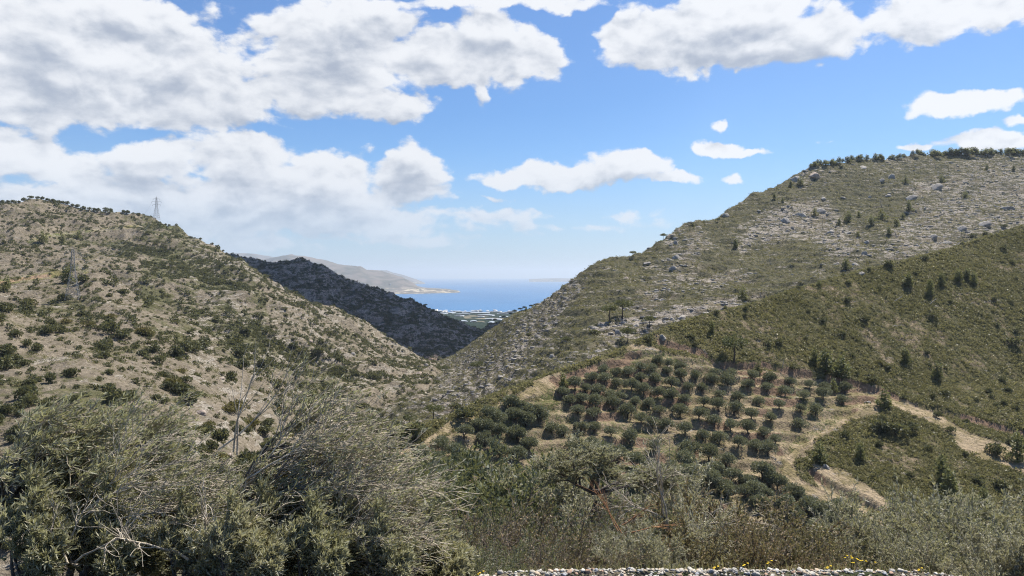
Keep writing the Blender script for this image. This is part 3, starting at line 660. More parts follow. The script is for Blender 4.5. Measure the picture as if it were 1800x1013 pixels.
app = lsz / lp[:, 1]; order = np.argsort(-app); top, rest = order[:285], order[285:]
for k, i in enumerate(top):
    p = lp[i]; px = CX + F * p[0] / p[1]; row = E - F * p[2] / p[1]
    yel = g.random() < .12
    zs_ = ('upper slope left of the near pylon' if px < 128 else 'upper slope below the skyline pylon') if row < 480 and px < 300 else ('slope around the near pylon' if px < 230 else 'spur right of the near pylon') if row < 590 and px < 330 else ('pale spur at the left edge' if px < 150 else 'pale spur above the near branches') if row > 590 and px < 330 else 'upper slope falling to the gorge' if row < 560 else 'middle slope above the gully' if px < 480 and row < 640 else 'gully floor' if px < 480 else 'lower flank by the gorge mouth' if row < 680 else 'stream bed side'
    bigw = 'large' if lsz[i] > 4.6 else 'small'; zone = (f'{bigw} ' , zs_)
    word = 'yellowish green' if yel else 'dark green'
    o = plant('shrub', f'{bigw} {word} round shrub on the {zs_}', 'shrub', (sy_crown if yel else sh_crown)[k % (2 if yel else 6)], st_trunk, f'{bigw} {word} shrubs on the {zs_}', p, None, lsz[i] * .95, tn='stem', sz=lsz[i] * random.uniform(.7, 1.1)); hillsh.append((o, bigw, word, zs_, px, row))
ORD = ['first', 'second', 'third', 'fourth', 'fifth', 'sixth', 'seventh', 'eighth', 'ninth', 'tenth', 'eleventh', 'twelfth', 'thirteenth', 'fourteenth', 'fifteenth', 'sixteenth', 'seventeenth', 'eighteenth', 'nineteenth', 'twentieth']
for key in sorted({h[1:4] for h in hillsh}):
    mem = sorted([h for h in hillsh if h[1:4] == key], key=lambda h: h[5]); n = len(mem); nt = 1 if n <= 14 else 3
    for ti in range(nt):
        tier = sorted(mem[ti * n // nt:(ti + 1) * n // nt], key=lambda h: h[4]); tw = '' if nt == 1 else ('top ', 'mid ', 'low ')[ti]
        for k, h in enumerate(tier):
            if k < 20 and len(tier) > 1: h[0]['label'] = f'{key[0]} {key[1]} shrub, {ORD[k]} from left, {tw + "band of " if tw else ""}{key[2]}'.replace('yellowish green', 'yellowish').replace(' the near pylon', ' near pylon')
PR = [proto(70, 410 + i) for i in range(5)]
V, Fq, T = merge(PR, lp[rest], lsz[rest] * .5, 420)
props(obj('hillside_scrub', mesh_np('hillside_scrub', V, Fq, [M_shrub], {'tint': T * .8})), 'small dark green bushes dotted over the pale stony left hillside', 'scrub', kind='stuff')
PRs = [proto(16, 430 + i, .7) for i in range(5)]
sp = scatter(isL * (.25 + 1.2 * sstep(-.2, .4, nmid)), 42000, 431)
V, Fq, T = merge(PRs, sp, g.uniform(.3, .85, len(sp)), 432)
props(obj('low_scrub', mesh_np('low_scrub', V, Fq, [M_cush], {'tint': T})), 'sparse low grey green tufts between stones on the left hillside', 'ground cover', kind='stuff')
# ---- skyline bushes at top left
skyb = []
for px in [4, 14, 24, 33, 43, 54, 66, 74, 84, 94, 102, 110, 118, 128, 137, 146, 157, 165, 172, 186, 196, 218, 224, 291, 297, 336, 352, 374, 380, 392, 398]:
    p = crest(px, 300, 1100); s = random.uniform(4.2, 6.2) if px < 230 else random.uniform(2.5, 4.5)
    skyb.append(px); plant('skyline_shrub', ordn(sum(1 for q in skyb if (q < 270) == (px < 270)) - 1) + ' dark bush from the left on the left skyline,' + (' left of the pylon' if px < 270 else ' right of the pylon'), 'shrub', sh_crown[px % 6], st_trunk, 'bushes along the left skyline' + (' left of the pylon' if px < 270 else ' right of the pylon'), p, None, s, tn='stem')

# ================================================================== garrigue on the right slopes
gm = isR2 * (.65 + .6 * sstep(-.35, .15, nmid)) * (1 - np.clip(trk * 1.3, 0, 1)) * (1 - gs) * (red < .3) * (.35 + green)
gp = scatter(gm * (YY > 120), 34000, 501)
PC = [proto(22, 510 + i, .75) for i in range(6)]
gsz = g.uniform(.45, 1.05, len(gp)) * np.where(g.random(len(gp)) < .04, 1.7, 1)
V, Fq, T = merge(PC, gp, gsz, 520); T = np.clip(T + .35 * fbm(V[:, 0], V[:, 1], 38, 3, .6, 521), 0, 1)
props(obj('garrigue_cushions', mesh_np('garrigue_cushions', V, Fq, [M_cush], {'tint': T})), 'dense low green and brown cushion shrubs covering the right hand slope', 'ground cover', kind='stuff')
gp = scatter(isR1 * (.25 + green) * (1.15 - rock), 24000, 530)
V, Fq, T = merge(PRs, gp, g.uniform(.45, 1.35, len(gp)), 531)
props(obj('mountain_scrub', mesh_np('mountain_scrub', V, Fq, [M_cush], {'tint': T * .7})), 'low dark scrub between rocks on the right hand mountain', 'ground cover', kind='stuff')
gp = scatter((gs + trk) * isR2 * (YY > 120), 6000, 540)
V, Fq, T = merge(PRs, gp, g.uniform(.15, .45, len(gp)), 541)
props(obj('grass_tufts', mesh_np('grass_tufts', V, Fq, [M_cush], {'tint': T})), 'small weeds and grass tufts on the bare earth of the grove', 'grass', kind='stuff')
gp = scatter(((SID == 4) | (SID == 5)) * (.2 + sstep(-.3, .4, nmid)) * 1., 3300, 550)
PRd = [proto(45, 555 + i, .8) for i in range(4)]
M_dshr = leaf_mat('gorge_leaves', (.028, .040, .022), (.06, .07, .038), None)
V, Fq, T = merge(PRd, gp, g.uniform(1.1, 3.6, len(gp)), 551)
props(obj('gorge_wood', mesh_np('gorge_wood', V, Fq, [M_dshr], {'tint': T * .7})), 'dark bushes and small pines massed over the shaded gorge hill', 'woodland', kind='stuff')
# single bushes and thickets one can point to
B1 = [(1780,608,5.8,'large dark round bush at the right edge of the slope'),(1350,608,3.2,'dark bush in the slope above the grove, left of a pair'),(1368,606,3.6,'dark bush in the slope above the grove, right of a pair'),
      (1480,592,3.4,'dark bush alone in the mid slope above the tall young pines'),(1275,545,3.,'small bush by the rock band'),(1545,762,6.5,'dense grey green bush at the left of the thicket by the track'),(1575,765,7.,'big brown green bush in the middle of the thicket by the track'),(1597,758,5.,'right hand bush of the thicket by the track'),
      (1484,770,3.4,'dark bush on the spur below the track bend'),(1545,785,3.,'small bush under the thicket on the spur'),(1750,800,5.4,'tall round dark bush beside the bare patch at far right'),(1648,735,3.2,'grey green bush beside the right hand track'),
      (1535,672,3.8,'grey bush just above the red cutting'),(1660,696,3.4,'small grey bush over the cutting at right'),(1760,672,3.6,'grey bush on the slope at the far right'),(1770,690,3.4,'lower grey bush on the slope at the far right'),
      (1710,418,5.,'dark bush left on the crest of the green spur'),(1733,414,4.2,'dark bush right on the crest of the green spur'),(1765,400,4.2,'small dark bush near the right end of the spur crest'),(1765,440,3.6,'dark bush just below the spur crest'),
      (1560,470,5.2,'wide dark bush on the spur crest before the grey rocks'),(1625,458,4.,'round bush on the spur crest'),(1490,532,4.,'grey dead topped bush in the green slope'),(1520,568,4.4,'dark bush low in the green slope'),(1640,560,4.2,'dark bush in the middle of the green slope'),
      (1545,640,3.2,'yellowish bush beside grey ones in the slope'),(1760,860,4.2,'dark bush low on the lower right spur'),(1720,850,3.6,'grey bush low on the lower right spur'),(1670,760,3.,'small bush on the stony strip'),
      (930,592,3.4,'dark bush on the rocky valley flank'),(1045,590,5.,'dark thicket under the umbrella pines'),(1140,600,3.4,'dark bush at the lower end of the rock band'),(1215,596,3.,'dark bush above the grove top'),
      (700,775,7.5,'dark spreading bush deep in the valley bottom'),(690,760,6.5,'green bush in the shaded valley bottom'),(730,770,6.,'dark bush beside a slim pine in the valley'),(800,720,5.5,'dark oak bush on the valley flank'),(815,735,5.,'lower oak bush on the valley flank'),(640,760,6.,'dark bush at the valley foot beside the near branches')]
for i, (px, py, s, lab) in enumerate(B1):
    p = hit(px, py, 120); mt = sh_crown
    plant('bush', lab, 'bush', sh_crown[i % 6] if 'yellow' not in lab else sy_crown[0], st_trunk, None, p, None, s * .95, tn='stem', sz=s * .85)
bp = scatter(isR2 * (1 - gs) * (trk < .2) * (YY > 200) * (PX > 1180), 64, 590)
bp = bp[np.argsort(bp[:, 0] / bp[:, 1])]; seen = {}
for k, p in enumerate(bp):
    s = random.uniform(1.5, 2.8); row = E - F * p[2] / p[1]; zn = 'high on the slope' if row < 540 else 'in mid slope' if row < 620 else 'above the track' if row < 700 else 'on the lower spur'; seen[zn] = seen.get(zn, 0) + 1
    plant('bush', f'small dark bush among the cushions {zn}, {ordn(seen[zn] - 1)} from the left', 'bush', sh_crown[k % 6], st_trunk, f'small dark bushes {zn}', p, None, s, tn='stem')
# ================================================================== pines
pc_cone = [crown_mesh('young_pine_crown', M_pine, 850, 1.25, 3.7, 2.1, .32, 10, 600 + i, cone=True, up=.5) for i in range(7)]
M_pine2 = leaf_mat('dark_pine_needles', (.045, .062, .022), (.105, .125, .042), None)
pc_umb = [crown_mesh('pine_crown', M_pine2, 1500, 3.1, 3.6, 5.0, .42, 12, 610 + i, flat=.9, up=.5, spread=(.5, .95)) for i in range(4)]
pt_cone = trunk_mesh('pine_trunk', 2.6, .09, M_bark, 620, 0)
pt_umb = [trunk_mesh('pine_trunk', 4.3, .2, M_bark, 621 + i, 4, 1.5, 5.4) for i in range(2)]
def cone_pine(px, py, hpx, lab, gr=None, p=None, wide=1.):
    p = hit(px, py, 120) if p is None else p
    s = hpx / F * p[1] / 4.2
    return plant('pine_tree', lab, 'pine tree', random.choice(pc_cone), pt_cone, gr, p, None, s * wide * 1.15, sz=s)
def umb_pine(px, py, hpx, lab, gr=None):
    p = hit(px, py, 120); s = hpx / F * p[1] / 6.6
    return plant('pine_tree', lab, 'pine tree', random.choice(pc_umb), random.choice(pt_umb), gr, p, None, s)
for px, py, h, lab in [(1071,565,30,'umbrella pine left of a pair above the dark rock band'),(1094,560,34,'umbrella pine right of a pair above the dark rock band'),(1103,603,28,'broad pine standing below the dark rocks'),(1142,577,22,'flat crowned pine growing in the rock band'),
    (840,658,24,'leaning umbrella pine on the pale flank by the gorge mouth'),(782,660,18,'small pine beside the stream rocks'),(995,612,20,'pine with dark shadow on the rocky flank'),(1166,419,12,'lone flat pine on the skyline of the right ridge'),
    (1113,452,11,'pine on the lower right skyline'),(1290,636,46,'tall thin pine with bare trunk above the olive grove'),(762,742,32,'thin pine in the valley bottom'),(662,762,28,'pine in the valley bottom behind the near branches'),(720,752,24,'small spreading pine in the valley'),
    (748,541,7,'tiny flat pine on the shaded ridge above the plain'),(1262,392,9,'tiny pine on the skyline before the rock step'),(185,372,9,'flat pine on the left skyline'),(193,376,10,'broad pine just under the left skyline')]:
    umb_pine(px, py, h, lab)
for px, py, h, lab in [(990,690,36,'slim young pine beside the curving track'),(1480,668,48,'tallest of the young pines at the top right of the grove'),(1450,655,42,'bushy young pine left of the tallest one over the grove'),(1432,640,28,'small pine over the right end of the grove'),
    (1465,690,26,'low pine at the top edge of the grove'),(1555,716,34,'bright bushy pine at the bend of the track'),(1648,668,34,'small pine alone on the green slope'),(1592,640,30,'pale young pine on the green slope'),(1332,655,22,'squat pine right of the tall thin one'),
    (1442,812,38,'dark young pine at the left of the lower spur'),(1512,808,32,'slim young pine on the lower spur'),(1655,850,52,'tall pine left of a pair on the lower spur'),(1668,880,60,'tall pine right of a pair on the lower spur'),(1790,810,52,'dark pine at the far right edge'),(1728,890,36,'thin pale pine on the lower spur'),
    (1597,505,26,'bushy young pine left of the row on the green spur'),(1635,520,30,'young pine with light trunk below the row'),(1655,502,24,'young pine in the row on the green spur, left end'),(1685,497,26,'young pine in the row on the green spur, middle'),(1700,492,22,'young pine in the row on the green spur, right of middle'),(1712,500,24,'young pine in the row on the green spur, right end'),
    (1252,588,24,'young pine on the slope under the rock band'),(1305,528,26,'dark pine beside a white dead trunk'),(1487,474,24,'dark pine beside grey boulders'),(1293,437,18,'dark pine in the rocky slope below the skyline'),(1432,380,16,'small pine over white rocks'),(1492,390,20,'dark pine left in the belt across the mountain'),
    (1510,382,12,'small pine in the belt across the mountain'),(1550,388,20,'broad pine in the belt across the mountain'),(1532,395,18,'narrow pine in the belt across the mountain'),(1597,372,20,'highest pine of the belt across the mountain'),(1587,385,12,'small pine under the highest of the belt'),(1576,400,18,'lowest pine of the belt across the mountain'),
    (1475,397,14,'pine at the left end of the belt across the mountain'),(1592,322,14,'pine in the upper slope'),(1655,322,16,'pine beside a rock high in the slope'),(1697,350,16,'pine high on the right slope'),(1407,326,16,'slim pine near the skyline rocks'),(1390,330,14,'pine just under the skyline'),(1218,398,8,'small pine on the skyline left of the rocks'),
    (1361,350,12,'small pine on the upper left shoulder'),(1376,355,9,'smaller pine on the upper left shoulder'),(1508,418,12,'small pine in grey rocks'),(1562,412,14,'pine in grey rocks below the belt'),(1440,505,14,'small pine on the edge of the green spur'),(1735,300,12,'pine right of the upper rocks'),(1782,300,10,'little pine at upper right'),(75,428,24,'dark conical pine on the upper left hill'),
    (110,430,18,'green pine right of the conical one on the left hill'),(138,420,16,'small pine on the left hill under the track'),(12,510,26,'dark pine by the red track at the left edge'),(118,498,30,'dark bushy pine beside the near pylon'),(380,443,8,'tiny pine on the skyline at the gorge shoulder'),(925,548,9,'little pine on the ridge above the coastal plain')]:
    cone_pine(px, py, h, lab, wide=1.5 if 'bushy' in lab or 'broad' in lab else 1.1)
px = 1424
while px < 1822:
    p = crest(px, 300, 1300); tall = 12 if px > 1640 else 10
    cone_pine(px, 0, random.uniform(.55, 1.15) * tall, 'small pine in the line along the top of the right mountain' if px < 1640 else 'small pine in the dense row at the right end of the summit', 'pines along the mountain top' if px < 1640 else 'pines in the dense summit row', p - np.array([0, random.uniform(-4, 8), .2]), wide=random.uniform(1.6, 2.5))
    px += random.uniform(2.0, 4.6) if px > 1640 else random.choice([2.5, 3, 4, 5, 12])
for px, py in [(905,549),(914,548),(921,546),(934,543),(941,540),(897,556),(886,560),(870,570)]:
    p = crest(px, 1340, 1700); plant('ridge_pine', 'dark pine on the shaded spur in front of the coastal plain', 'pine tree', pc_umb[px % 4], pt_umb[0], 'pines on the shaded spur by the plain', p, None, 1.5)

# ================================================================== rocks and dead trunks
M_rock = simple_mat('limestone', (.38, .35, .31), .9, (1.2, (.22, .20, .18)), (3., .35))
M_rockp = simple_mat('pinkish_rock', (.40, .33, .27), .9, (1.2, (.25, .20, .17)), (3., .35))
def rock_np(seed, flat=.6, n=9, m_=7):
    g = np.random.default_rng(seed); a = np.linspace(0, 2 * math.pi, n, endpoint=False); b = np.linspace(-1.2, 1.45, m_)
    A, B = np.meshgrid(a, b); d = np.stack([np.cos(A) * np.cos(B), np.sin(A) * np.cos(B), np.sin(B)], -1).reshape(-1, 3)
    pl = unit(g.normal(size=(9, 3))); off = g.uniform(.42, .8, 9); r = np.ones(len(d))
    for k in range(9):
        c = d @ pl[k]; r = np.where(c > .05, np.minimum(r, off[k] / np.maximum(c, .05)), r)
    V = d * (r * g.uniform(.93, 1.07, len(d)))[:, None] * [1, .75, flat]
    v = np.arange(n * m_).reshape(m_, n); Fq = np.stack([v[:-1], np.roll(v[:-1], -1, 1), np.roll(v[1:], -1, 1), v[1:]], -1).reshape(-1, 4)
    V = np.vstack([V, [V[-n:].mean(0)]]); tri = np.stack([v[-1], np.roll(v[-1], -1), np.full(n, n * m_)], -1)
    return V, Fq, tri
rocks = []
for i in range(6):
    V, Fq, tri = rock_np(700 + i, .7, 18, 12); rocks.append(mesh_np('rock', V, [Fq, tri], [M_rock]))
rocks_p = [mesh_np('pink_rock', *[(lambda q: (q[0], [q[1], q[2]]))(rock_np(710 + i, .7, 18, 12))][0], [M_rockp]) for i in range(3)]
for px, py, wpx, lab in [(1562,435,20,'large pale boulder among grey rocks right of the dark pine'),(1520,445,16,'blue grey boulder left of the large pale one'),(1502,463,18,'split grey boulder below the others'),(1512,478,16,'low white boulder at the edge of the green spur'),(1525,423,15,'pale boulder topping the boulder field'),
    (1462,405,18,'white boulder at the left of the rock band'),(1490,408,14,'white boulder in the rock band'),(1566,310,20,'flat pale slab high on the mountain'),(1550,316,11,'grey slab left of the pale slab'),(1645,326,26,'broad grey boulder beside a high pine'),(1602,345,22,'long white slab under the upper pines'),
    (1448,347,12,'small white slab in the green band'),(1481,345,12,'second white slab in the green band'),(1528,346,10,'grey slab at the right of the green band'),(1562,342,12,'pale block above the white slab'),(1518,291,22,'flat ledge under the summit pines'),(1430,303,24,'dark brown skyline crag under the first pines'),(1400,310,26,'pale crag standing out of the skyline'),
    (1275,376,16,'rock step on the skyline'),(1187,425,12,'pale rock at the top of the cliff'),(1189,450,16,'tall pale cliff rock on the ridge flank'),(1183,470,14,'dark footed cliff rock'),(1440,368,24,'white rock outcrop left of the pine belt'),(1405,375,26,'broad white outcrop on the middle slope'),(1380,385,20,'low white outcrop on the middle slope'),
    (1100,487,12,'brown rock on the slope edge'),(1137,460,16,'dark rock in the bank of the ridge'),(1225,442,12,'grey rock in the middle slope'),(1163,590,16,'pale rock below the dark band'),(1120,570,18,'dark rock at the left end of the band'),(1085,582,20,'black shaded rock of the band'),(1240,548,16,'light rock in the band'),(1200,556,18,'grey rock in the band'),(1272,540,14,'grey rock in the right part of the band'),(1300,533,16,'rock at the right end of the band'),(1180,560,14,'rock in the middle of the band'),
    (905,627,24,'grey slab rock with shaded face on the valley flank'),(880,660,14,'pale boulder by the stream flank'),(800,680,12,'white boulder in the stream bed'),(940,640,16,'white rock over the flank'),(970,625,18,'pale rock under a pine'),(350,720,26,'big brown rock above the gully behind the branches'),
    (785,735,10,'pale rock at the end of the path'),(772,770,10,'bluish rock on the grass spur'),(1525,705,16,'pale boulder at the bend of the track'),(1450,818,18,'white boulder pile beside the cutting'),(1436,822,10,'small white boulder beside the cutting'),(1700,378,14,'white rock right of the pine belt'),(1750,378,22,'long pale ledge at far right'),(1730,392,24,'second pale ledge at far right'),
    (1770,362,24,'pale ledge high at far right'),(1690,400,20,'light outcrop above the spur'),(1640,415,18,'outcrop right of the boulder field'),(1665,425,18,'low outcrop over the spur crest'),(530,610,18,'brown crag on the left hill near the gully'),(545,598,16,'upper brown crag on the left hill'),(620,620,14,'pale crag over the stream'),(735,655,18,'reddish crag at the stream narrows'),(748,640,14,'crag closing the gorge')]:
    p = hit(px, py + wpx * .2, 120); s = wpx / F * p[1] * .55
    o = obj('rock_outcrop', random.choice(rocks_p if ('brown' in lab or 'reddish' in lab or 'pink' in lab) else rocks), None, p - np.array([0, 0, s * .15]))
    o.rotation_euler = (random.uniform(-.2, .2), random.uniform(-.2, .2), random.uniform(-.5, .5)); o.scale = (s, s, s * random.uniform(.8, 1.3)); props(o, lab, 'rock')
RP = []
for i in range(6):
    V, Fq, tri = rock_np(720 + i, .55, 7, 4); Fa = np.concatenate([Fq, np.concatenate([tri, tri[:, 2:]], 1)]); RP.append((V * [1.5, 1, 1], Fa, np.zeros(len(V))))
ledge = np.exp(-((((R1 * .22 + fbm(XX, YY, 60, 3, .5, 57) * 1.5) % 1.) - .5) / .16) ** 2)
rp = scatter(isR1 * np.clip(rock - .10, 0, 1) ** 1.2 * (.12 + ledge), 7000, 730)
V, Fq, T = merge(RP, rp, np.clip(np.exp(g.normal(math.log(.72), .6, len(rp))), .2, 1.9), 731, rmax=.45)
Fq3 = Fq[Fq[:, 2] == Fq[:, 3]][:, :3]; Fq4 = Fq[Fq[:, 2] != Fq[:, 3]]
props(obj('loose_rocks', mesh_np('loose_rocks', V, [Fq4, Fq3], [M_rock])), 'pale limestone rocks strewn in bands over the right hand mountain', 'rocks', kind='stuff')
rp = np.concatenate([scatter(isL * (.2 + rock), 5200, 735), scatter(left_edge * 1., 1800, 736)])
V, Fq, T = merge(RP, rp, np.exp(g.normal(math.log(.34), .5, len(rp))), 737)
Fq3 = Fq[Fq[:, 2] == Fq[:, 3]][:, :3]; Fq4 = Fq[Fq[:, 2] != Fq[:, 3]]
props(obj('scree_stones', mesh_np('scree_stones', V, [Fq4, Fq3], [M_rockp])), 'beige stones scattered over the left hill and the valley flanks', 'stones', kind='stuff')
# dead bleached trunks left by a fire
dead = []
for i in range(4):
    gg = np.random.default_rng(740 + i); tp = np.array([gg.uniform(-.9, .9), 0, 4.2]); pth = [([[0, 0, -.3], tp * .5 + gg.normal(size=3) * .15, tp], [.17, .12, .04])]
    for k in range(4):
        b_ = tp * gg.uniform(.4, .85); e_ = b_ + unit(gg.normal(size=3) + [0, 0, .5]) * gg.uniform(.5, 1.2); pth.append(([b_, (b_ + e_) / 2, e_], [.06, .045, .02]))
    V, Fq = tube_np(pth, 5); dead.append(mesh_np('dead_trunk', V, Fq, [M_dead]))
DT = [(1340,525,12,'standing white dead trunk at the right end of the rock band'),(1550,362,12,'white dead trunk high on the mountain'),(1445,393,10,'white snag in front of the pine belt'),(1576,418,14,'pale snag below the pine belt'),(1355,465,12,'pale snag in the green hollow'),(1393,472,10,'leaning snag in the brown slope'),
      (1665,430,14,'thick white fallen trunk at the spur crest'),(1572,530,18,'long fallen trunk lying on the green spur'),(1635,535,18,'branching white trunk lying on the green spur'),(1203,553,12,'pinkish snag in the rock band'),(1375,645,14,'thin white snag above the grove'),(1790,455,8,'tiny snag at the far right'),(1645,295,9,'snag under the summit row'),(1740,285,8,'snag in the summit rocks'),(1690,350,10,'snag above the rock bands'),(980,635,10,'pale snag over the valley flank')]
for i, (px, py, h, lab) in enumerate(DT):
    p = hit(px, py, 120); s = h / F * p[1] / 4.2; o = obj('dead_tree', dead[i % 4], None, p); o.scale = (s * 1.4, s * 1.4, s)
    o.rotation_euler = (0, R(65) if ('fallen' in lab or 'lying' in lab) else random.uniform(-.3, .3), random.uniform(-.4, .4)); props(o, lab, 'dead tree')
sp = scatter(isR1 * (rock > .12) * (PX > 1150) * (ROW > 330), 260, 750)
for i, p in enumerate(sp[:150]):
    row = E - F * p[2] / p[1]; hi = row < 430
    o = obj('dead_snag', dead[i % 4], None, p); s = random.uniform(.35, .75); o.scale = (s * 1.3, s * 1.3, s); o.rotation_euler = (0, random.uniform(-.7, .7), random.uniform(-3, 3))
    props(o, 'small bleached snag among the ' + ('upper' if hi else 'lower') + ' rocks of the right mountain', 'dead tree', 'bleached snags among the ' + ('upper' if hi else 'lower') + ' rocks')

# ================================================================== pylons
M_steel = simple_mat('galvanised_steel', (.20, .205, .21), .55, spec=.4)
def bar(paths, a, b_, r): paths.append(([a, b_], [r * .8, r * .8]))
def make_pylon(h=30., base=3.4):
    body, top = [], h * .93
    def hw(z): return np.interp(z, [0, h * .55, top], [base, 1.05, .55])
    lv = list(np.linspace(0, h * .55, 7)) + list(np.linspace(h * .62, top, 6))
    for sx, sy in ((1, 1), (1, -1), (-1, 1), (-1, -1)):
        for a, b_ in zip(lv[:-1], lv[1:]): bar(body, (sx * hw(a), sy * hw(a), a), (sx * hw(b_), sy * hw(b_), b_), .13)
    for a, b_ in zip(lv[:-1], lv[1:]):
        for ax in (0, 1):
            for s_ in (1, -1):
                def P_(u, z): return (u * hw(z), s_ * hw(z), z) if ax == 0 else (s_ * hw(z), u * hw(z), z)
                bar(body, P_(-1, a), P_(1, b_), .07); bar(body, P_(1, a), P_(-1, b_), .07); bar(body, P_(-1, b_), P_(1, b_), .07)
    bar(body, (0, 0, top), (0, 0, h), .09)
    arms = []
    for z, L in ((h * .62, 4.6), (h * .745, 5.8), (h * .865, 4.)):
        arm = []
        for s_ in (1, -1):
            bar(arm, (s_ * hw(z), .5, z), (s_ * L, 0, z), .08); bar(arm, (s_ * hw(z), -.5, z), (s_ * L, 0, z), .08); bar(arm, (s_ * hw(z), 0, z + 1.), (s_ * L, 0, z), .07)
            bar(arm, (s_ * L * .5, 0, z), (s_ * L * .5, 0, z + .55), .05)
        arms.append((arm, z, L))
    V, Fq = tube_np(body, 4); mb = mesh_np('pylon_body', V, Fq, [M_steel]); am = []
    ins = []
    for arm, z, L in arms:
        V, Fq = tube_np(arm, 4); am.append(mesh_np('pylon_arm', V, Fq, [M_steel]))
        for s_ in (1, -1):
            V, Fq = tube_np([([(s_ * L, 0, z), (s_ * L, 0, z - .6), (s_ * L, 0, z - 1.6)], [.10, .16, .10])], 6); ins.append((mesh_np('insulator', V, Fq, [M_steel]), len(am) - 1))
    return mb, am, ins
mb, am, ins = make_pylon()
def pylon(p, lab, s, rz):
    o = bpy.data.objects.new('electricity_pylon', None); COL.objects.link(o); o.location = p; o.scale = (s, s, s); o.rotation_euler = (0, 0, rz); props(o, lab, 'pylon')
    obj('tower_frame', mb, o); ar = [obj('cross_arm', a, o) for a in am]
    for me, k in ins: obj('insulator', me, ar[k])
    return o
pA = crest(275, 300, 1100); pA[2] -= .3; pB = hit(128, 527, 120)
PA = pylon(pA, 'steel lattice pylon standing on the skyline of the left hill', 42 / F * pA[1] / 30, R(6))
PB = pylon(pB, 'nearer lattice pylon on the knoll in front of the left hill, hard to see', 95 / F * pB[1] / 30, R(20))
M_wire = simple_mat('cable', (.16, .17, .19), .6)
paths = []
for z, L in ((.62 * 30 - 1.6, 4.6), (.745 * 30 - 1.6, 5.8), (.865 * 30 - 1.6, 4.)):
    for s_ in (1, -1):
        sa, sb = PA.scale[0], PB.scale[0]
        a = pA + np.array([s_ * L * sa * math.cos(R(6)), s_ * L * sa * math.sin(R(6)), z * sa]); b_ = pB + np.array([s_ * L * sb * math.cos(R(20)), s_ * L * sb * math.sin(R(20)), z * sb])
        tt = np.linspace(0, 1, 24)[:, None]; c_ = a + (b_ - a) * tt; c_[:, 2] -= 14 * (4 * tt * (1 - tt))[:, 0]; paths.append((c_, np.full(24, .035)))
for k, pth in enumerate(paths):
    V, Fq = tube_np([pth], 4); props(obj('power_line', mesh_np('power_line', V, Fq, [M_wire])), 'thin power line sagging between the two pylons', 'cable', 'power lines between the pylons')

# ================================================================== greenhouses and houses of the plain
M_gh = simple_mat('greenhouse_plastic', (.30, .33, .36), .5, spec=.3); M_wallw = simple_mat('white_render', (.72, .70, .66), .8)
def vault(nv=6):
    V, n = [], nv
    for y in (-.5, .5):
        V += [(-.5, y, 0), (-.5, y, .55)] + [(-.5 + i / n, y, .55 + .45 * math.sin(math.pi * i / n)) for i in range(1, n)] + [(.5, y, .55), (.5, y, 0)]
    k = n + 3; Fq = np.array([[i, i + 1, i + 1 + k, i + k] for i in range(k - 1)]); return np.array(V), [Fq, np.array([list(range(k))]), np.array([list(range(k, 2 * k))[::-1]])]
Vv, Fv = vault(); me_roof = mesh_np('greenhouse_cover', Vv, Fv, [M_gh])
gg = np.random.default_rng(800)
def zplain(x, y): return float(np.interp(y, [2560, 5100], [-197, -246]))
def pl_pt(px, row):
    Yv = 4000.
    for _ in range(30): Yv = -zplain(0, Yv) * F / (row - E)
    return np.array([(px - CX) / F * Yv, Yv, zplain(0, Yv)])
GH = [(775,552,22),(790,551,16),(808,549,18),(826,550,30),(800,548,14),(842,551,34),(868,549,26),(885,552,20),(770,557,14),(806,556,16),(787,562,14),(885,558,16),(862,562,20),(875,563,18),(847,558,12),(815,566,14),(832,566,12),(864,568,10),(823,580,10),(808,571,10),(855,555,30),(895,550,20),(905,548,24),(920,551,20),(780,548,14),(760,546,14),(745,545,12),(812,553,24),(838,547,20)]
for k, (px, row, wpx) in enumerate(GH):
    p = pl_pt(px + gg.uniform(-2, 2), row); wd = wpx / F * p[1]; n = 1
    lab = f'long white plastic greenhouse {"near the shore" if row < 552 else "in the middle of the plain" if row < 563 else "at the inland end of the plain"}'
    o = obj('greenhouse', me_roof, None, p); o.rotation_euler = (0, 0, gg.uniform(-.25, .25)); o.scale = (wd, gg.uniform(35, 90), 6); props(o, lab, 'greenhouse', 'greenhouses ' + lab.split('greenhouse ')[1])
def house_mesh():
    V = [(-.5, -.5, 0), (.5, -.5, 0), (.5, .5, 0), (-.5, .5, 0), (-.5, -.5, 1), (.5, -.5, 1), (.5, .5, 1), (-.5, .5, 1), (-.42, -.42, 1), (.42, -.42, 1), (.42, .42, 1), (-.42, .42, 1), (-.42, -.42, .92), (.42, -.42, .92), (.42, .42, .92), (-.42, .42, .92)]
    Fq = [(0, 1, 5, 4), (1, 2, 6, 5), (2, 3, 7, 6), (3, 0, 4, 7), (4, 5, 9, 8), (5, 6, 10, 9), (6, 7, 11, 10), (7, 4, 8, 11), (8, 9, 13, 12), (9, 10, 14, 13), (10, 11, 15, 14), (11, 8, 12, 15), (12, 13, 14, 15)]
    return mesh_np('house', V, np.array(Fq), [M_wallw])
hm = house_mesh()
for px in list(gg.uniform(742, 925, 26)):
    p = pl_pt(px, gg.uniform(546.2, 549.5)); o = obj('house', hm, None, p); o.scale = (gg.uniform(10, 22), gg.uniform(9, 16), gg.uniform(5, 11)); o.rotation_euler = (0, 0, gg.uniform(-.5, .5))
    props(o, 'tiny pale flat roofed house in the shore village on the plain', 'house', 'houses of the shore village')
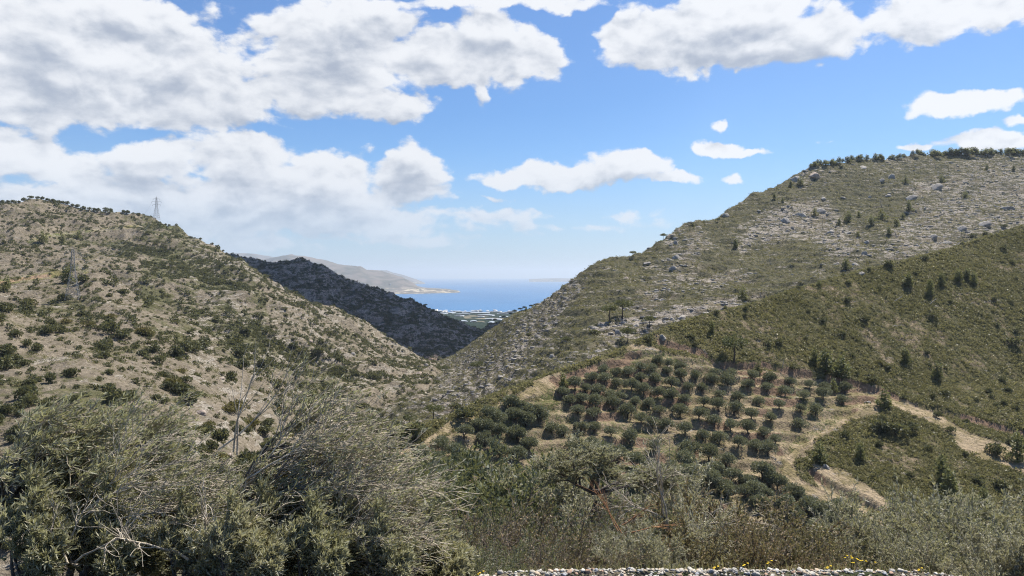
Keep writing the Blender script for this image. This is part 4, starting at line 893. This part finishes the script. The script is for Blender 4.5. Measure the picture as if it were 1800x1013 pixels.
for px, row, w_ in [(636,499.5,8),(640,500,5),(648,500.5,5),(654,500.5,4),(686,501.5,2)]:
    p = np.array([(px - CX) / F * 11600, 11600, -(row - E) / F * 11600]); o = obj('far_greenhouse', me_roof, None, p); o.scale = (w_ / F * 11600, 60, 22)
    props(o, 'white greenhouse block at the foot of the far headland', 'greenhouse', 'greenhouses under the far headland')
M_foam = simple_mat('surf', (.75, .78, .78), .7)

# ================================================================== foreground plants
def grow(base, heads, levels, seg=5, wind=(.35, 0, .15), seed=0, jit=.16, kids=(6, 6, 5), ratio=.55, ang=.7, r0=.035, len0=1.5):
    """returns branch paths and twigs (start, dir, length)"""
    g = np.random.default_rng(seed); wind = np.array(wind); paths, twigs = [], []
    def br(p, d, L, r, lv):
        pts = [p]; dd = unit(d)
        for i in range(seg):
            dd = unit(dd + g.normal(size=3) * jit + wind * .22); pts.append(pts[-1] + dd * L / seg)
        pts = np.array(pts); rad = r * np.linspace(1, .35, seg + 1)
        paths.append((pts, rad, lv))
        if lv >= levels: twigs.append(pts); return
        for k in range(kids[lv]):
            t_ = g.uniform(.25, 1.) if lv else g.uniform(.35, 1.); q = t_ * seg; i = min(int(q), seg - 1)
            pp = pts[i] + (pts[i + 1] - pts[i]) * (q - i); ax = unit(g.normal(size=3)); nd = unit(unit(pts[i + 1] - pts[i]) + ax * ang)
            br(pp, nd, L * ratio * g.uniform(.7, 1.25), r * .5 * (1.1 - .4 * t_), lv + 1)
        br(pts[-1], dd, L * ratio, r * .35, lv + 1)
    for hdir, hl in heads: br(np.array(base, float) + g.normal(size=3) * .04, np.array(hdir, float), len0 * hl, r0, 0)
    return paths, twigs
def leaves_on(twigs, per, L, W, seed, up=(.2, 0, .3), frac=1.):
    g = np.random.default_rng(seed); T = np.array(twigs); m = g.random(len(T)) < frac; T = T[m]; n, k, _ = T.shape
    q = g.uniform(.05, k - 1.001, (n, per)); i = q.astype(int); f_ = (q - i)[..., None]; ar = np.arange(n)[:, None]
    P = T[ar, i] * (1 - f_) + T[ar, i + 1] * f_; Dd = unit(T[ar, i + 1] - T[ar, i])
    Dd = unit(Dd + g.normal(size=Dd.shape) * .55 + np.array(up)); P = P.reshape(-1, 3); Dd = Dd.reshape(-1, 3)
    V, Fq = leafquads(P, Dd, L * g.uniform(.6, 1.25, len(P)), W * g.uniform(.7, 1.2, len(P)), g)
    tw = np.repeat(g.uniform(-.25, .25, n), per)
    return V, Fq, np.repeat(np.clip(g.normal(.4, .22, len(P)) + tw, 0, 1), 4)
M_olf = leaf_mat('silver_green_leaves', (.15, .155, .082), (.42, .395, .22), (.42, .41, .29), trans=.42)
M_olf2 = leaf_mat('grey_olive_leaves', (.17, .17, .10), (.38, .35, .22), (.40, .38, .29), trans=.4)
M_grn = leaf_mat('deep_green_leaves', (.10, .12, .05), (.22, .225, .10), (.12, .14, .09), trans=.3)
M_brl = leaf_mat('brownish_green_leaves', (.16, .12, .058), (.38, .26, .13), (.16, .14, .09), trans=.25)
M_bar2 = bark_mat('grey_bark', (.20, .175, .15), (.10, .085, .075), 20)
def bush_parts(paths, twigs, leafm, bark, per, L, W, seed, maxlv=3, twigr=None, frac=1., up=(.2, 0, .3)):
    V, Fq = None, None; out = {}
    tp = [(p_, r_) for p_, r_, lv in paths if lv < 2]; V, Fq = tube_np(tp, 6); out['branches'] = mesh_np('branches', V, Fq, [bark], smooth=True)
    tt = [(p_[::1 if lv < 3 else 2] if len(p_) > 3 else p_, np.maximum(r_[::1 if lv < 3 else 2], twigr or .0015)) for p_, r_, lv in paths if lv >= 2]
    if tt: V, Fq = tube_np(tt, 3); out['twigs'] = mesh_np('twigs', V, Fq, [M_greyt if bark != M_browt else M_browt])
    if per: V, Fq, T = leaves_on(twigs, per, L, W, seed + 1, frac=frac, up=up); out['foliage'] = mesh_np('foliage', V, Fq, [leafm], {'tint': T})
    return out
def make_bush(name, lab, cat, parts, loc, group=None, s=1., rz=0.):
    o = bpy.data.objects.new(name, None); COL.objects.link(o); o.location = loc; o.scale = (s, s, s) if not isinstance(s, tuple) else s; o.rotation_euler = (0, 0, rz); props(o, lab, cat, group)
    for k, me in parts.items(): obj(k, me, o)
    return o
def fp(px, row, Yv): return np.array([(px - CX) / F * Yv, Yv, -(row - E) / F * Yv])
def bearing(Yv, px): x = (px - CX) / F * Yv; return np.array([x, Yv, float(gz(np.array([x]), np.array([Yv]))[0])])
def heads_fan(n, a0, a1, seed, up=.8, dep=.5):
    g = np.random.default_rng(seed); return [((math.cos(a), g.uniform(-dep, dep), math.sin(a) * up), g.uniform(.7, 1.1)) for a in np.linspace(a0, a1, n)]
WIND = (.55, .05, .05)
# main windswept wild olive, its trunk rising at photo x 400
pr = grow((0, 0, 0), [((.12, 0, 1), 1.05), ((.55, .1, .75), 1.05), ((.95, -.1, .5), 1.0), ((1, .15, .22), .95), ((-.3, .2, .9), .6), ((.4, -.3, .6), .7)], 3, wind=WIND, seed=11, kids=(8, 6, 6), len0=.60, r0=.026, ratio=.58, jit=.13)
# bare side of the tree: fewer leaves
make_bush('wild_olive', 'windswept wild olive with a grey forked trunk and pale bare twigs leaning right', 'wild olive', bush_parts(*pr, M_olf, M_bar2, 9, .045, .0095, 12, frac=.62, twigr=.0030), fp(398, 965, 4.9))
for k, (px, row, Yv, ln, sd, lab) in enumerate([(150, 1010, 5.3, .63, 21, 'tall leafy wild olive with a bent white branch, second from the left'), (-20, 960, 5.0, .66, 22, 'leafy wild olive cut by the left edge'), (270, 1040, 5.6, .60, 23, 'dense wild olive between the left shrub and the grey forked trunk'),
                                      (570, 1060, 5.2, .47, 24, 'low grey twiggy wild olive under the windswept branches')]):
    pr = grow((0, 0, 0), heads_fan(6, R(60), R(115), sd), 3, wind=WIND, seed=sd, kids=(7, 6, 6), len0=ln, r0=.026, ratio=.55, jit=.14)
    make_bush('wild_olive', lab, 'wild olive', bush_parts(*pr, M_olf, M_bar2, 11, .045, .0095, sd, frac=.85, twigr=.0022), fp(px, row, Yv))
pr = grow((0, 0, 0), heads_fan(7, R(40), R(140), 31), 3, wind=(.3, 0, .1), seed=31, kids=(6, 6, 5), len0=.30, r0=.010, ratio=.6)
low = bush_parts(*pr, M_olf, M_bar2, 12, .045, .010, 31)
for px, row, Yv, s, lab in [(755, 1050, 4.6, .8, 'small olive regrowth just left of the gravel'), (540, 1040, 4.25, .8, 'light green regrowth in front of the low bare twigs'), (410, 1050, 4.2, .85, 'light green regrowth before the grey trunk foot'), (660, 1040, 4.3, .75, 'light green regrowth at the right foot of the bare twigs'), (40, 1035, 4.4, 1., 'low olive regrowth in the bottom left corner'), (170, 1050, 4.5, 1.05, 'low olive regrowth right of the corner'), (320, 1045, 4.4, .9, 'low olive regrowth below the bent trunk'), (470, 1040, 4.5, .95, 'low olive regrowth under the forked trunk'),
                             (600, 1040, 4.6, .95, 'low olive regrowth under the bare twigs'), (705, 1045, 4.7, .85, 'rightmost olive regrowth reaching the gravel edge')]:
    make_bush('olive_regrowth', lab, 'bush', low, fp(px, row, Yv), None, s, random.uniform(-.4, .4))
# dead grey branches at lower left
pr = grow((0, 0, 0), [((-.8, 0, .4), 1), ((-.2, -.1, 1), .8), ((.7, 0, .6), .9), ((.95, 0, .1), .8)], 2, wind=(0, 0, .1), seed=41, kids=(5, 4, 4), len0=.42, r0=.009, jit=.22)
dd = bush_parts(*pr, None, M_greyt, 0, 0, 0, 41, twigr=.0018)
make_bush('dead_branch', 'bare grey dead branches in front of the forked trunk', 'branch', dd, fp(345, 985, 4.35)); make_bush('dead_branch', 'bare whitish dead branches at the foot of the left shrubs', 'branch', dd, fp(130, 985, 4.3), None, .8, 2.5)
pr = grow((0, 0, 0), [((.25, 0, 1), 1), ((.9, 0, .75), 1.25), ((-.1, 0, 1), .9)], 1, wind=(.2, 0, .2), seed=43, kids=(4, 3), len0=.55, r0=.007, jit=.12)
make_bush('bare_twig', 'long bare twigs rising above the windswept tree', 'branch', bush_parts(*pr, None, M_greyt, 0, 0, 0, 43), fp(405, 790, 4.9))
pr = grow((0, 0, 0), [((.5, 0, .85), 1), ((.8, 0, .6), 1.15), ((.95, -.1, .35), 1.2), ((1, 0, .12), 1.1), ((.7, -.2, .5), 1.)], 3, wind=(.35, 0, .02), seed=44, kids=(5, 4, 3), len0=.54, r0=.009, jit=.12, ratio=.6)
spray = bush_parts(*pr, M_olf, M_greyt, 7, .042, .008, 44, frac=.6, twigr=.0022)
for px, row, yv, sc_, lab in [(455, 950, 4.7, 1.0, 'dense spray of pale bare twigs leaning right, in front of the windswept olive'), (410, 870, 4.75, .9, 'upper spray of pale bare twigs leaning right from the grey trunk'), (120, 930, 4.6, .85, 'tangle of pale bare twigs across the leftmost shrubs'), (530, 1000, 4.5, .7, 'low tangle of pale bare twigs near the bottom')]:
    make_bush('bare_twigs', lab, 'branch', spray, fp(px, row, yv), None, sc_, random.uniform(-.2, .2))
# centre and right: bushes further off, each kind built once and copied
def bush_kind(seed, leafm, bark, n, len0, per, L, W, spread=(30, 150), kids=(6, 6, 5), frac=1., wind=(.15, 0, .15), ratio=.6, up=(0, 0, .05)):
    pr = grow((0, 0, 0), heads_fan(n, R(spread[0]), R(spread[1]), seed, 1., .8), 3, wind=wind, seed=seed, kids=kids, len0=len0, r0=len0 * .02, ratio=ratio, jit=.16)
    return bush_parts(*pr, leafm, bark, per, L, W, seed, twigr=.003, frac=frac, up=up)
K_grey = bush_kind(51, M_olf2, M_bar2, 8, 1.0, 22, .055, .017)
K_grey2 = bush_kind(52, M_olf2, M_bar2, 8, 1.0, 22, .055, .017)
K_green = bush_kind(53, M_grn, M_bar2, 8, 1.0, 22, .068, .026)
K_brown = bush_kind(54, M_brl, M_browt, 9, 1.0, 16, .05, .022)
K_twig = bush_kind(55, M_brl, M_browt, 9, 1.0, 8, .045, .016, frac=.6)
K_twig2 = bush_kind(56, M_grn, M_greyt, 9, 1.0, 13, .05, .018, frac=.8)
# small wild olive in the middle: crown on a short trunk
pr = grow((0, 0, 0), [((-.75, .2, .7), 1.), ((-.35, -.3, 1), 1.05), ((.1, .3, 1.05), 1.), ((.5, -.2, .85), 1.), ((.85, .1, .5), .95), ((-1, .1, .35), .85)], 3, wind=(.1, 0, .1), seed=61, kids=(7, 6, 6), len0=1.05, r0=.05, ratio=.52, jit=.15)
tr = grow((0, 0, -1.6), [((.02, 0, 1), 1.)], 0, seed=62, wind=(0, 0, 0), len0=1.65, r0=.085, jit=.05)
parts = bush_parts(*pr, M_olf2, M_bar2, 20, .06, .018, 61, twigr=.003); V, Fq = tube_np([(p_, r_) for p_, r_, _ in tr[0]], 7); parts['trunk'] = mesh_np('trunk', V, Fq, [M_bar2], smooth=True)
make_bush('small_olive', 'round topped grey green wild olive with a short forked trunk in the middle foreground', 'wild olive', parts, fp(1045, 868, 13.5), None, (1, 1, .56))
def fb(px, toprow, Yv, hgt, kind, name, lab, cat='bush', rz=None, sx=1.):
    top = fp(px, toprow, Yv); s = hgt / 1.75
    make_bush(name, lab, cat, kind, top - np.array([0, 0, hgt]), None, (s * sx, s * sx, s), random.uniform(-.5, .5) if rz is None else rz)
for a in [(715,830,27,5.0,K_green,'green_bush','deep green bush left of the middle thicket'),(790,820,26,5.2,K_green,'green_bush','tallest deep green bush of the middle thicket'),(860,835,24,4.6,K_green,'green_bush','deep green bush right in the middle thicket'),(920,815,22,4.4,K_green,'green_bush','green bush behind the grey green wild olive, left side'),
          (760,870,20,3.6,K_green,'green_bush','lower green bush in the middle thicket'),(840,880,18,3.2,K_green,'green_bush','green bush above the brown twiggy shrubs'),(650,850,24,4.2,K_green,'green_bush','green bush partly behind the windswept twigs'),(980,840,20,4.,K_grey,'grey_bush','grey bush left below the round topped wild olive'),
          (1140,868,15,2.8,K_grey2,'grey_bush','grey bush right below the round topped wild olive'),(1200,893,13,2.2,K_grey,'grey_bush','grey green bush before the brown leafed shrubs'),
          (740,905,11,1.6,K_twig2,'twiggy_bush','sparse grey twiggy bush left of the gravel'),(800,915,10,1.5,K_twig,'twiggy_bush','brown twiggy bush near the gravel, left'),(860,900,11,1.9,K_twig2,'twiggy_bush','dark twiggy bush in the middle bottom'),(925,862,12,2.3,K_twig,'twiggy_bush','pale pinkish bare shrub left of the forked trunk'),
          (985,905,9.5,1.6,K_twig,'twiggy_bush','brown bare shrub behind the gravel in the middle'),(1050,885,11,2.,K_twig2,'twiggy_bush','dark shrub under the orange dead twigs'),(1110,900,9.5,1.6,K_twig2,'twiggy_bush','shrub right of the orange dead twigs'),(905,945,7.5,.9,K_twig2,'twiggy_bush','low dark shrub behind the stones, left'),
          (1010,950,7.,.9,K_twig,'twiggy_bush','low brown shrub behind the stones, middle'),(1130,950,7.2,.9,K_grey,'grey_bush','low grey bush behind the stones, middle'),(830,960,6.6,.75,K_twig2,'twiggy_bush','low twiggy shrub at the left end of the gravel'),(1190,925,8.5,1.2,K_grey2,'grey_bush','bright grey green bush right of the middle'),
          (1230,885,11,2.1,K_brown,'brown_bush','brown leafed shrub left of a group of three'),(1300,880,11,2.2,K_brown,'brown_bush','tallest brown leafed shrub, in the middle of three'),(1370,905,10,1.8,K_brown,'brown_bush','brown leafed shrub right of a group of three'),(1270,925,8,1.1,K_brown,'brown_bush','low brown leafed shrub above the gravel'),(1350,930,8,1.1,K_brown,'brown_bush','low brown leafed shrub above the gravel, right'),
          (1430,945,8.5,1.0,K_brown,'brown_bush','small brown shrub beside the yellow flowers'),
          (1500,925,14,2.2,K_grey,'grey_bush','grey green bush at the left of the right hand group'),(1560,905,14.5,2.5,K_grey2,'grey_bush','grey green bush behind the yellow flowers'),(1625,886,15,3.,K_grey,'grey_bush','tallest grey green bush at the right with an upright top'),(1690,915,13,2.2,K_grey2,'grey_bush','grey green bush in the right corner group, left'),
          (1745,905,12,2.2,K_grey,'grey_bush','grey green bush in the right corner group, middle'),(1800,890,11,2.2,K_grey2,'grey_bush','grey green bush at the bottom right edge'),(1540,955,10.5,1.3,K_grey2,'grey_bush','low grey green bush over the gravel end'),(1620,950,10,1.3,K_grey,'grey_bush','low grey green bush right of the gravel'),(1710,955,9,1.2,K_grey2,'grey_bush','low grey green bush towards the right corner'),(1785,950,8.5,1.2,K_grey,'grey_bush','lowest grey green bush in the bottom right corner')]:
    fb(*a[:7])
# orange dead twigs, a V shape before the dark shrub; bare grey tree right of it
pr = grow((0, 0, 0), [((-.55, 0, .9), 1.1), ((-.50, .1, .95), .9), ((.75, 0, .32), 1.), ((.9, .1, .5), .7)], 1, wind=(0, 0, 0), seed=71, kids=(8, 4), len0=.50, r0=.006, jit=.09, ang=.45, ratio=.4)
make_bush('dead_branch', 'orange brown dead branch in a V shape before the dark shrub', 'branch', {'twigs': mesh_np('orange_twigs', *tube_np([(p_, r_) for p_, r_, _ in pr[0]], 4), [M_orat])}, fp(1093, 938, 8.6))
pr = grow((0, 0, 0), [((-.2, 0, 1), 1.), ((.3, 0, 1), .9), ((.9, 0, .35), .9), ((-.9, 0, .3), .8)], 2, wind=(0, 0, 0), seed=73, kids=(6, 4, 3), len0=.9, r0=.016, jit=.16)
make_bush('bare_shrub', 'leafless grey shrub sticking up beside the brown leafed shrubs', 'shrub', bush_parts(*pr, None, M_greyt, 0, 0, 0, 73, twigr=.003), fp(1178, 925, 10.5))

# ================================================================== gravel edge, stones, flowers, grass
M_grav = bpy.data.materials.new('gravel_stones'); M_grav.use_nodes = True; t = NT(M_grav.node_tree); t.n.clear()
tint = t.new('ShaderNodeAttribute', attribute_name='tint').outputs['Fac']
rp_ = t.new('ShaderNodeValToRGB', {0: tint}); cr = rp_.color_ramp; cr.interpolation = 'CONSTANT'
for k, (ps, c) in enumerate([(0, (.42, .38, .31)), (.2, (.44, .41, .35)), (.4, (.33, .31, .28)), (.55, (.46, .36, .25)), (.7, (.52, .49, .43)), (.82, (.38, .24, .16)), (.9, (.27, .28, .30))]):
    e = cr.elements[k] if k < 2 else cr.elements.new(ps); e.position = ps; e.color = c + (1,)
pos = t.new('ShaderNodeNewGeometry').outputs['Position']
c = t.mix(t.math('MULTIPLY', t.step(t.noise(pos, 60, 4, .6), .4, .65), .4), rp_.outputs[0], (.2, .17, .13))
b = t.new('ShaderNodeBsdfPrincipled', {'Base Color': c, 'Roughness': .85, 'Normal': noise_bump(t, pos, [(90, 3, 1)], .003)}); t.new('ShaderNodeOutputMaterial', {0: b.outputs[0]})
GP = []
for i in range(8):
    V, Fq, tri = rock_np(900 + i, .65, 9, 6); GP.append((V, Fq, tri))
g = np.random.default_rng(910); n = 5200
x = g.uniform(-1.9, 3.0, n); y = g.uniform(3.5, 4.42, n); zz = gz(x, y); s_ = np.exp(g.normal(math.log(.011), .42, n)); s_ = np.clip(s_, .004, .028)
Vs, Fs, Ts, Tr, off = [], [], [], [], 0
for i in range(n):
    V, Fq, tri = GP[i % 8]; a = g.uniform(0, 6.28); c_, n_ = math.cos(a), math.sin(a); W = V * s_[i]
    W = np.stack([W[:, 0] * c_ - W[:, 1] * n_, W[:, 0] * n_ + W[:, 1] * c_, W[:, 2]], -1) + [x[i], y[i], zz[i] + s_[i] * .25]
    Vs.append(W); Fs.append(Fq + off); Tr.append(tri + off); Ts.append(np.full(len(V), g.random())); off += len(V)
props(obj('gravel', mesh_np('gravel', np.concatenate(Vs), [np.concatenate(Fs), np.concatenate(Tr)], [M_grav], {'tint': np.concatenate(Ts)}, smooth=True)), 'pale mixed gravel along the bottom edge of the picture', 'gravel', kind='stuff')
smeshes = [mesh_np('stone', GP[i][0], [GP[i][1], GP[i][2]], [M_grav], {'tint': np.full(len(GP[i][0]), (.05, .25, .75, .6, .3, .92, .1, .45)[i])}, smooth=True) for i in range(8)]
cols_ = ['beige', 'off white', 'white', 'tan', 'off white', 'bluish grey', 'beige', 'grey']
for k in range(64):
    px = g.uniform(842, 1690); i = int(g.integers(0, 8)); xx = (px - CX) / F * 4.25; yv = 1.6 * F / (np.interp(px, [843, 914, 1005, 1082, 1200, 1500, 1600, 1700], [1010, 1004, 999, 998, 999, 1001, 1005, 1013]) - E) + g.uniform(-.09, .03); xx = (px - CX) / F * yv; s0 = g.uniform(.008, .021)
    o = obj('stone', smeshes[i], None, (xx, yv, float(gz(np.array([xx]), np.array([yv]))[0]) + s0 * .3)); o.scale = (s0, s0, s0); o.rotation_euler = (g.uniform(-.3, .3), g.uniform(-.3, .3), g.uniform(0, 6))
    part = 'left third' if px < 1080 else 'middle' if px < 1320 else 'right third'
    props(o, f'{cols_[i]} cobble on the edge of the gravel, in its {part}', 'stone', f'{cols_[i]} cobbles in the {part} of the gravel edge')
# dry grass and weeds behind the stones
M_dry = leaf_mat('dry_grass', (.28, .24, .11), (.45, .39, .20), None, trans=.4)
M_weed = leaf_mat('weed_leaves', (.09, .10, .04), (.20, .19, .08), None, trans=.4)
def blades(n, px0, px1, y0, y1, L, W, seed):
    g = np.random.default_rng(seed); px = g.uniform(px0, px1, n); y = g.uniform(y0, y1, n); x = (px - CX) / F * y; P = np.stack([x, y, gz(x, y)], -1)
    D_ = np.stack([g.normal(0, .3, n), g.normal(0, .3, n), np.ones(n)], -1)
    V, Fq = leafquads(P, D_, L * g.uniform(.4, 1.3, n), W, g); return V, Fq, np.repeat(g.random(n), 4)
for nm, mt, n_, L, W, sd, lab in [('dry_grass', M_dry, 1800, .085, .004, 920, 'thin dry straw grass behind the gravel edge'), ('weeds', M_weed, 1100, .05, .008, 921, 'low green weeds between gravel and bushes')]:
    V, Fq, T = blades(n_, 700, 1750, 4.3, 5.4, L, W, sd); props(obj(nm, mesh_np(nm, V, Fq, [mt], {'tint': T})), lab, 'grass', kind='stuff')
M_yel = simple_mat('yellow_petals', (.72, .48, .03), .6)
def flower_mesh(seed, n=9, h=.16):
    g = np.random.default_rng(seed); st_, Vp, Fp, off = [], [], [], 0
    for i in range(n):
        a = g.uniform(0, 6.28); r_ = g.uniform(.0, .05); tip = np.array([math.cos(a) * r_, math.sin(a) * r_, h * g.uniform(.75, 1.1)]); st_.append(([[0, 0, 0], tip * [.4, .4, .5], tip], [.0015, .0013, .001]))
        k = 9; an = np.arange(k) / k * 6.28; rr = .008 * np.where(np.arange(k) % 2, 1, .75)
        ring = np.stack([np.cos(an) * rr, np.sin(an) * rr, np.full(k, .002)], -1) + tip; Vp += [tip + [0, 0, .005]] + list(ring); Fp += [[off, off + 1 + j, off + 1 + (j + 1) % k] for j in range(k)]
        low_ = tip - [0, 0, .004]; Vp += [low_]; Fp += [[off + 1 + k, off + 1 + (j + 1) % k, off + 1 + j] for j in range(k)]; off += k + 2
    V, Fq = tube_np(st_, 3); return mesh_np('stems', V, Fq, [M_weed]), mesh_np('blossoms', np.array(Vp), np.array(Fp), [M_yel])
fl = [flower_mesh(930 + i, 9 - 3 * i, .15 - .02 * i) for i in range(3)]
for k, (px, row, i, lab) in enumerate([(1497, 992, 0, 'biggest clump of yellow flowers above the gravel at right'), (1523, 994, 1, 'second yellow flower clump right of the biggest'), (1344, 990, 2, 'small yellow flowers at the gravel edge, right of the middle'), (1302, 997, 2, 'few yellow flowers among the stones in the middle'), (1448, 1003, 2, 'few yellow flowers low on the gravel'), (1608, 1006, 2, 'yellow flowers at the right end of the gravel'), (1250, 1004, 2, 'tiny yellow flowers in front of the brown shrubs'), (838, 1004, 2, 'tiny yellow flowers at the left end of the gravel')]):
    yv = 4.25; x_ = (px - CX) / F * yv; z_ = float(gz(np.array([x_]), np.array([yv]))[0]); hgt = (-(row - 12 - E) / F * yv) - z_
    o = bpy.data.objects.new('yellow_flowers', None); COL.objects.link(o); o.location = (x_, yv, z_); sc_ = min(max(.22, hgt / .15), .55); o.scale = (1, 1, sc_); props(o, lab, 'flowers')
    obj('stems', fl[i][0], o); obj('blossoms', fl[i][1], o)
# seed stalks of dry plants
for k, (px, row, h_) in enumerate([(1135, 955, .35), (1463, 960, .3), (1468, 955, .32), (1512, 965, .28), (1542, 990, .2), (1693, 995, .2)]):
    yv = 4.9; tip = fp(px, row, yv); b_ = tip - [0, 0, h_ + .25]
    V, Fq = tube_np([([b_, b_ + [.005, 0, h_ * .5], tip], [.004, .0035, .002])] + [([tip - [0, 0, j * .02], tip - [.012 * (-1) ** j, 0, j * .02 - .012]], [.004, .002]) for j in range(8)], 4)
    props(obj('dry_stalk', mesh_np('dry_stalk', V, Fq, [M_dry], {'tint': np.full(len(V), .5)})), ['dry flower stalk before the brown shrubs', 'left of two close dry stalks left of the yellow flowers', 'right of two close dry stalks left of the yellow flowers', 'dry stalk above the yellow flowers', 'short dry stalk right of the yellow flowers', 'short pale stalk near the right corner'][k], 'dry stalk')

# ================================================================== the cloud whose shadow lies on the gorge hill
M_cl = simple_mat('cloud_white', (.9, .9, .9), 1.)
A, B = np.meshgrid(np.linspace(0, 2 * math.pi, 96, endpoint=False), np.linspace(-1.5, 1.5, 40))
d = np.stack([np.cos(A) * np.cos(B), np.sin(A) * np.cos(B), np.sin(B)], -1)
rr = 1 + .22 * fbm(np.cos(A) * 3 + 9, np.sin(A) * 3 + B * 2 + 9, 1., 4, .55, 950)
t_ = 1500 / sv[2]
Vc = (d * rr[..., None] * [520, 520, 110]).reshape(-1, 3) + [-330 + t_ * sv[0], 1445 + t_ * sv[1], -60 + 1500]
v = np.arange(A.size).reshape(A.shape); Fq = np.stack([v[:-1], np.roll(v[:-1], -1, 1), np.roll(v[1:], -1, 1), v[1:]], -1).reshape(-1, 4)
props(obj('cloud', mesh_np('cloud', Vc, [Fq, v[:1][:, ::-1], v[-1:]], [M_cl], smooth=True)), kind='structure')

# ================================================================== haze
hz = bpy.data.materials.new('haze_air'); hz.use_nodes = True; t = NT(hz.node_tree); t.n.clear()
vo = t.new('ShaderNodeVolumePrincipled', {'Color': (.78, .88, 1, 1), 'Density': 4.2e-5, 'Anisotropy': .3})
t.new('ShaderNodeOutputMaterial', {1: vo.outputs[0]})
a, b0, b1, z0, z1 = 61000, -400, 61000, SEA - 40, 460
Vh = [(-a, b0, z0), (a, b0, z0), (a, b1, z0), (-a, b1, z0), (-a, b0, z1), (a, b0, z1), (a, b1, z1), (-a, b1, z1)]
Fh = np.array([(0, 3, 2, 1), (4, 5, 6, 7), (0, 1, 5, 4), (1, 2, 6, 5), (2, 3, 7, 6), (3, 0, 4, 7)])
props(obj('haze', mesh_np('haze', Vh, Fh, [hz])), kind='stuff')
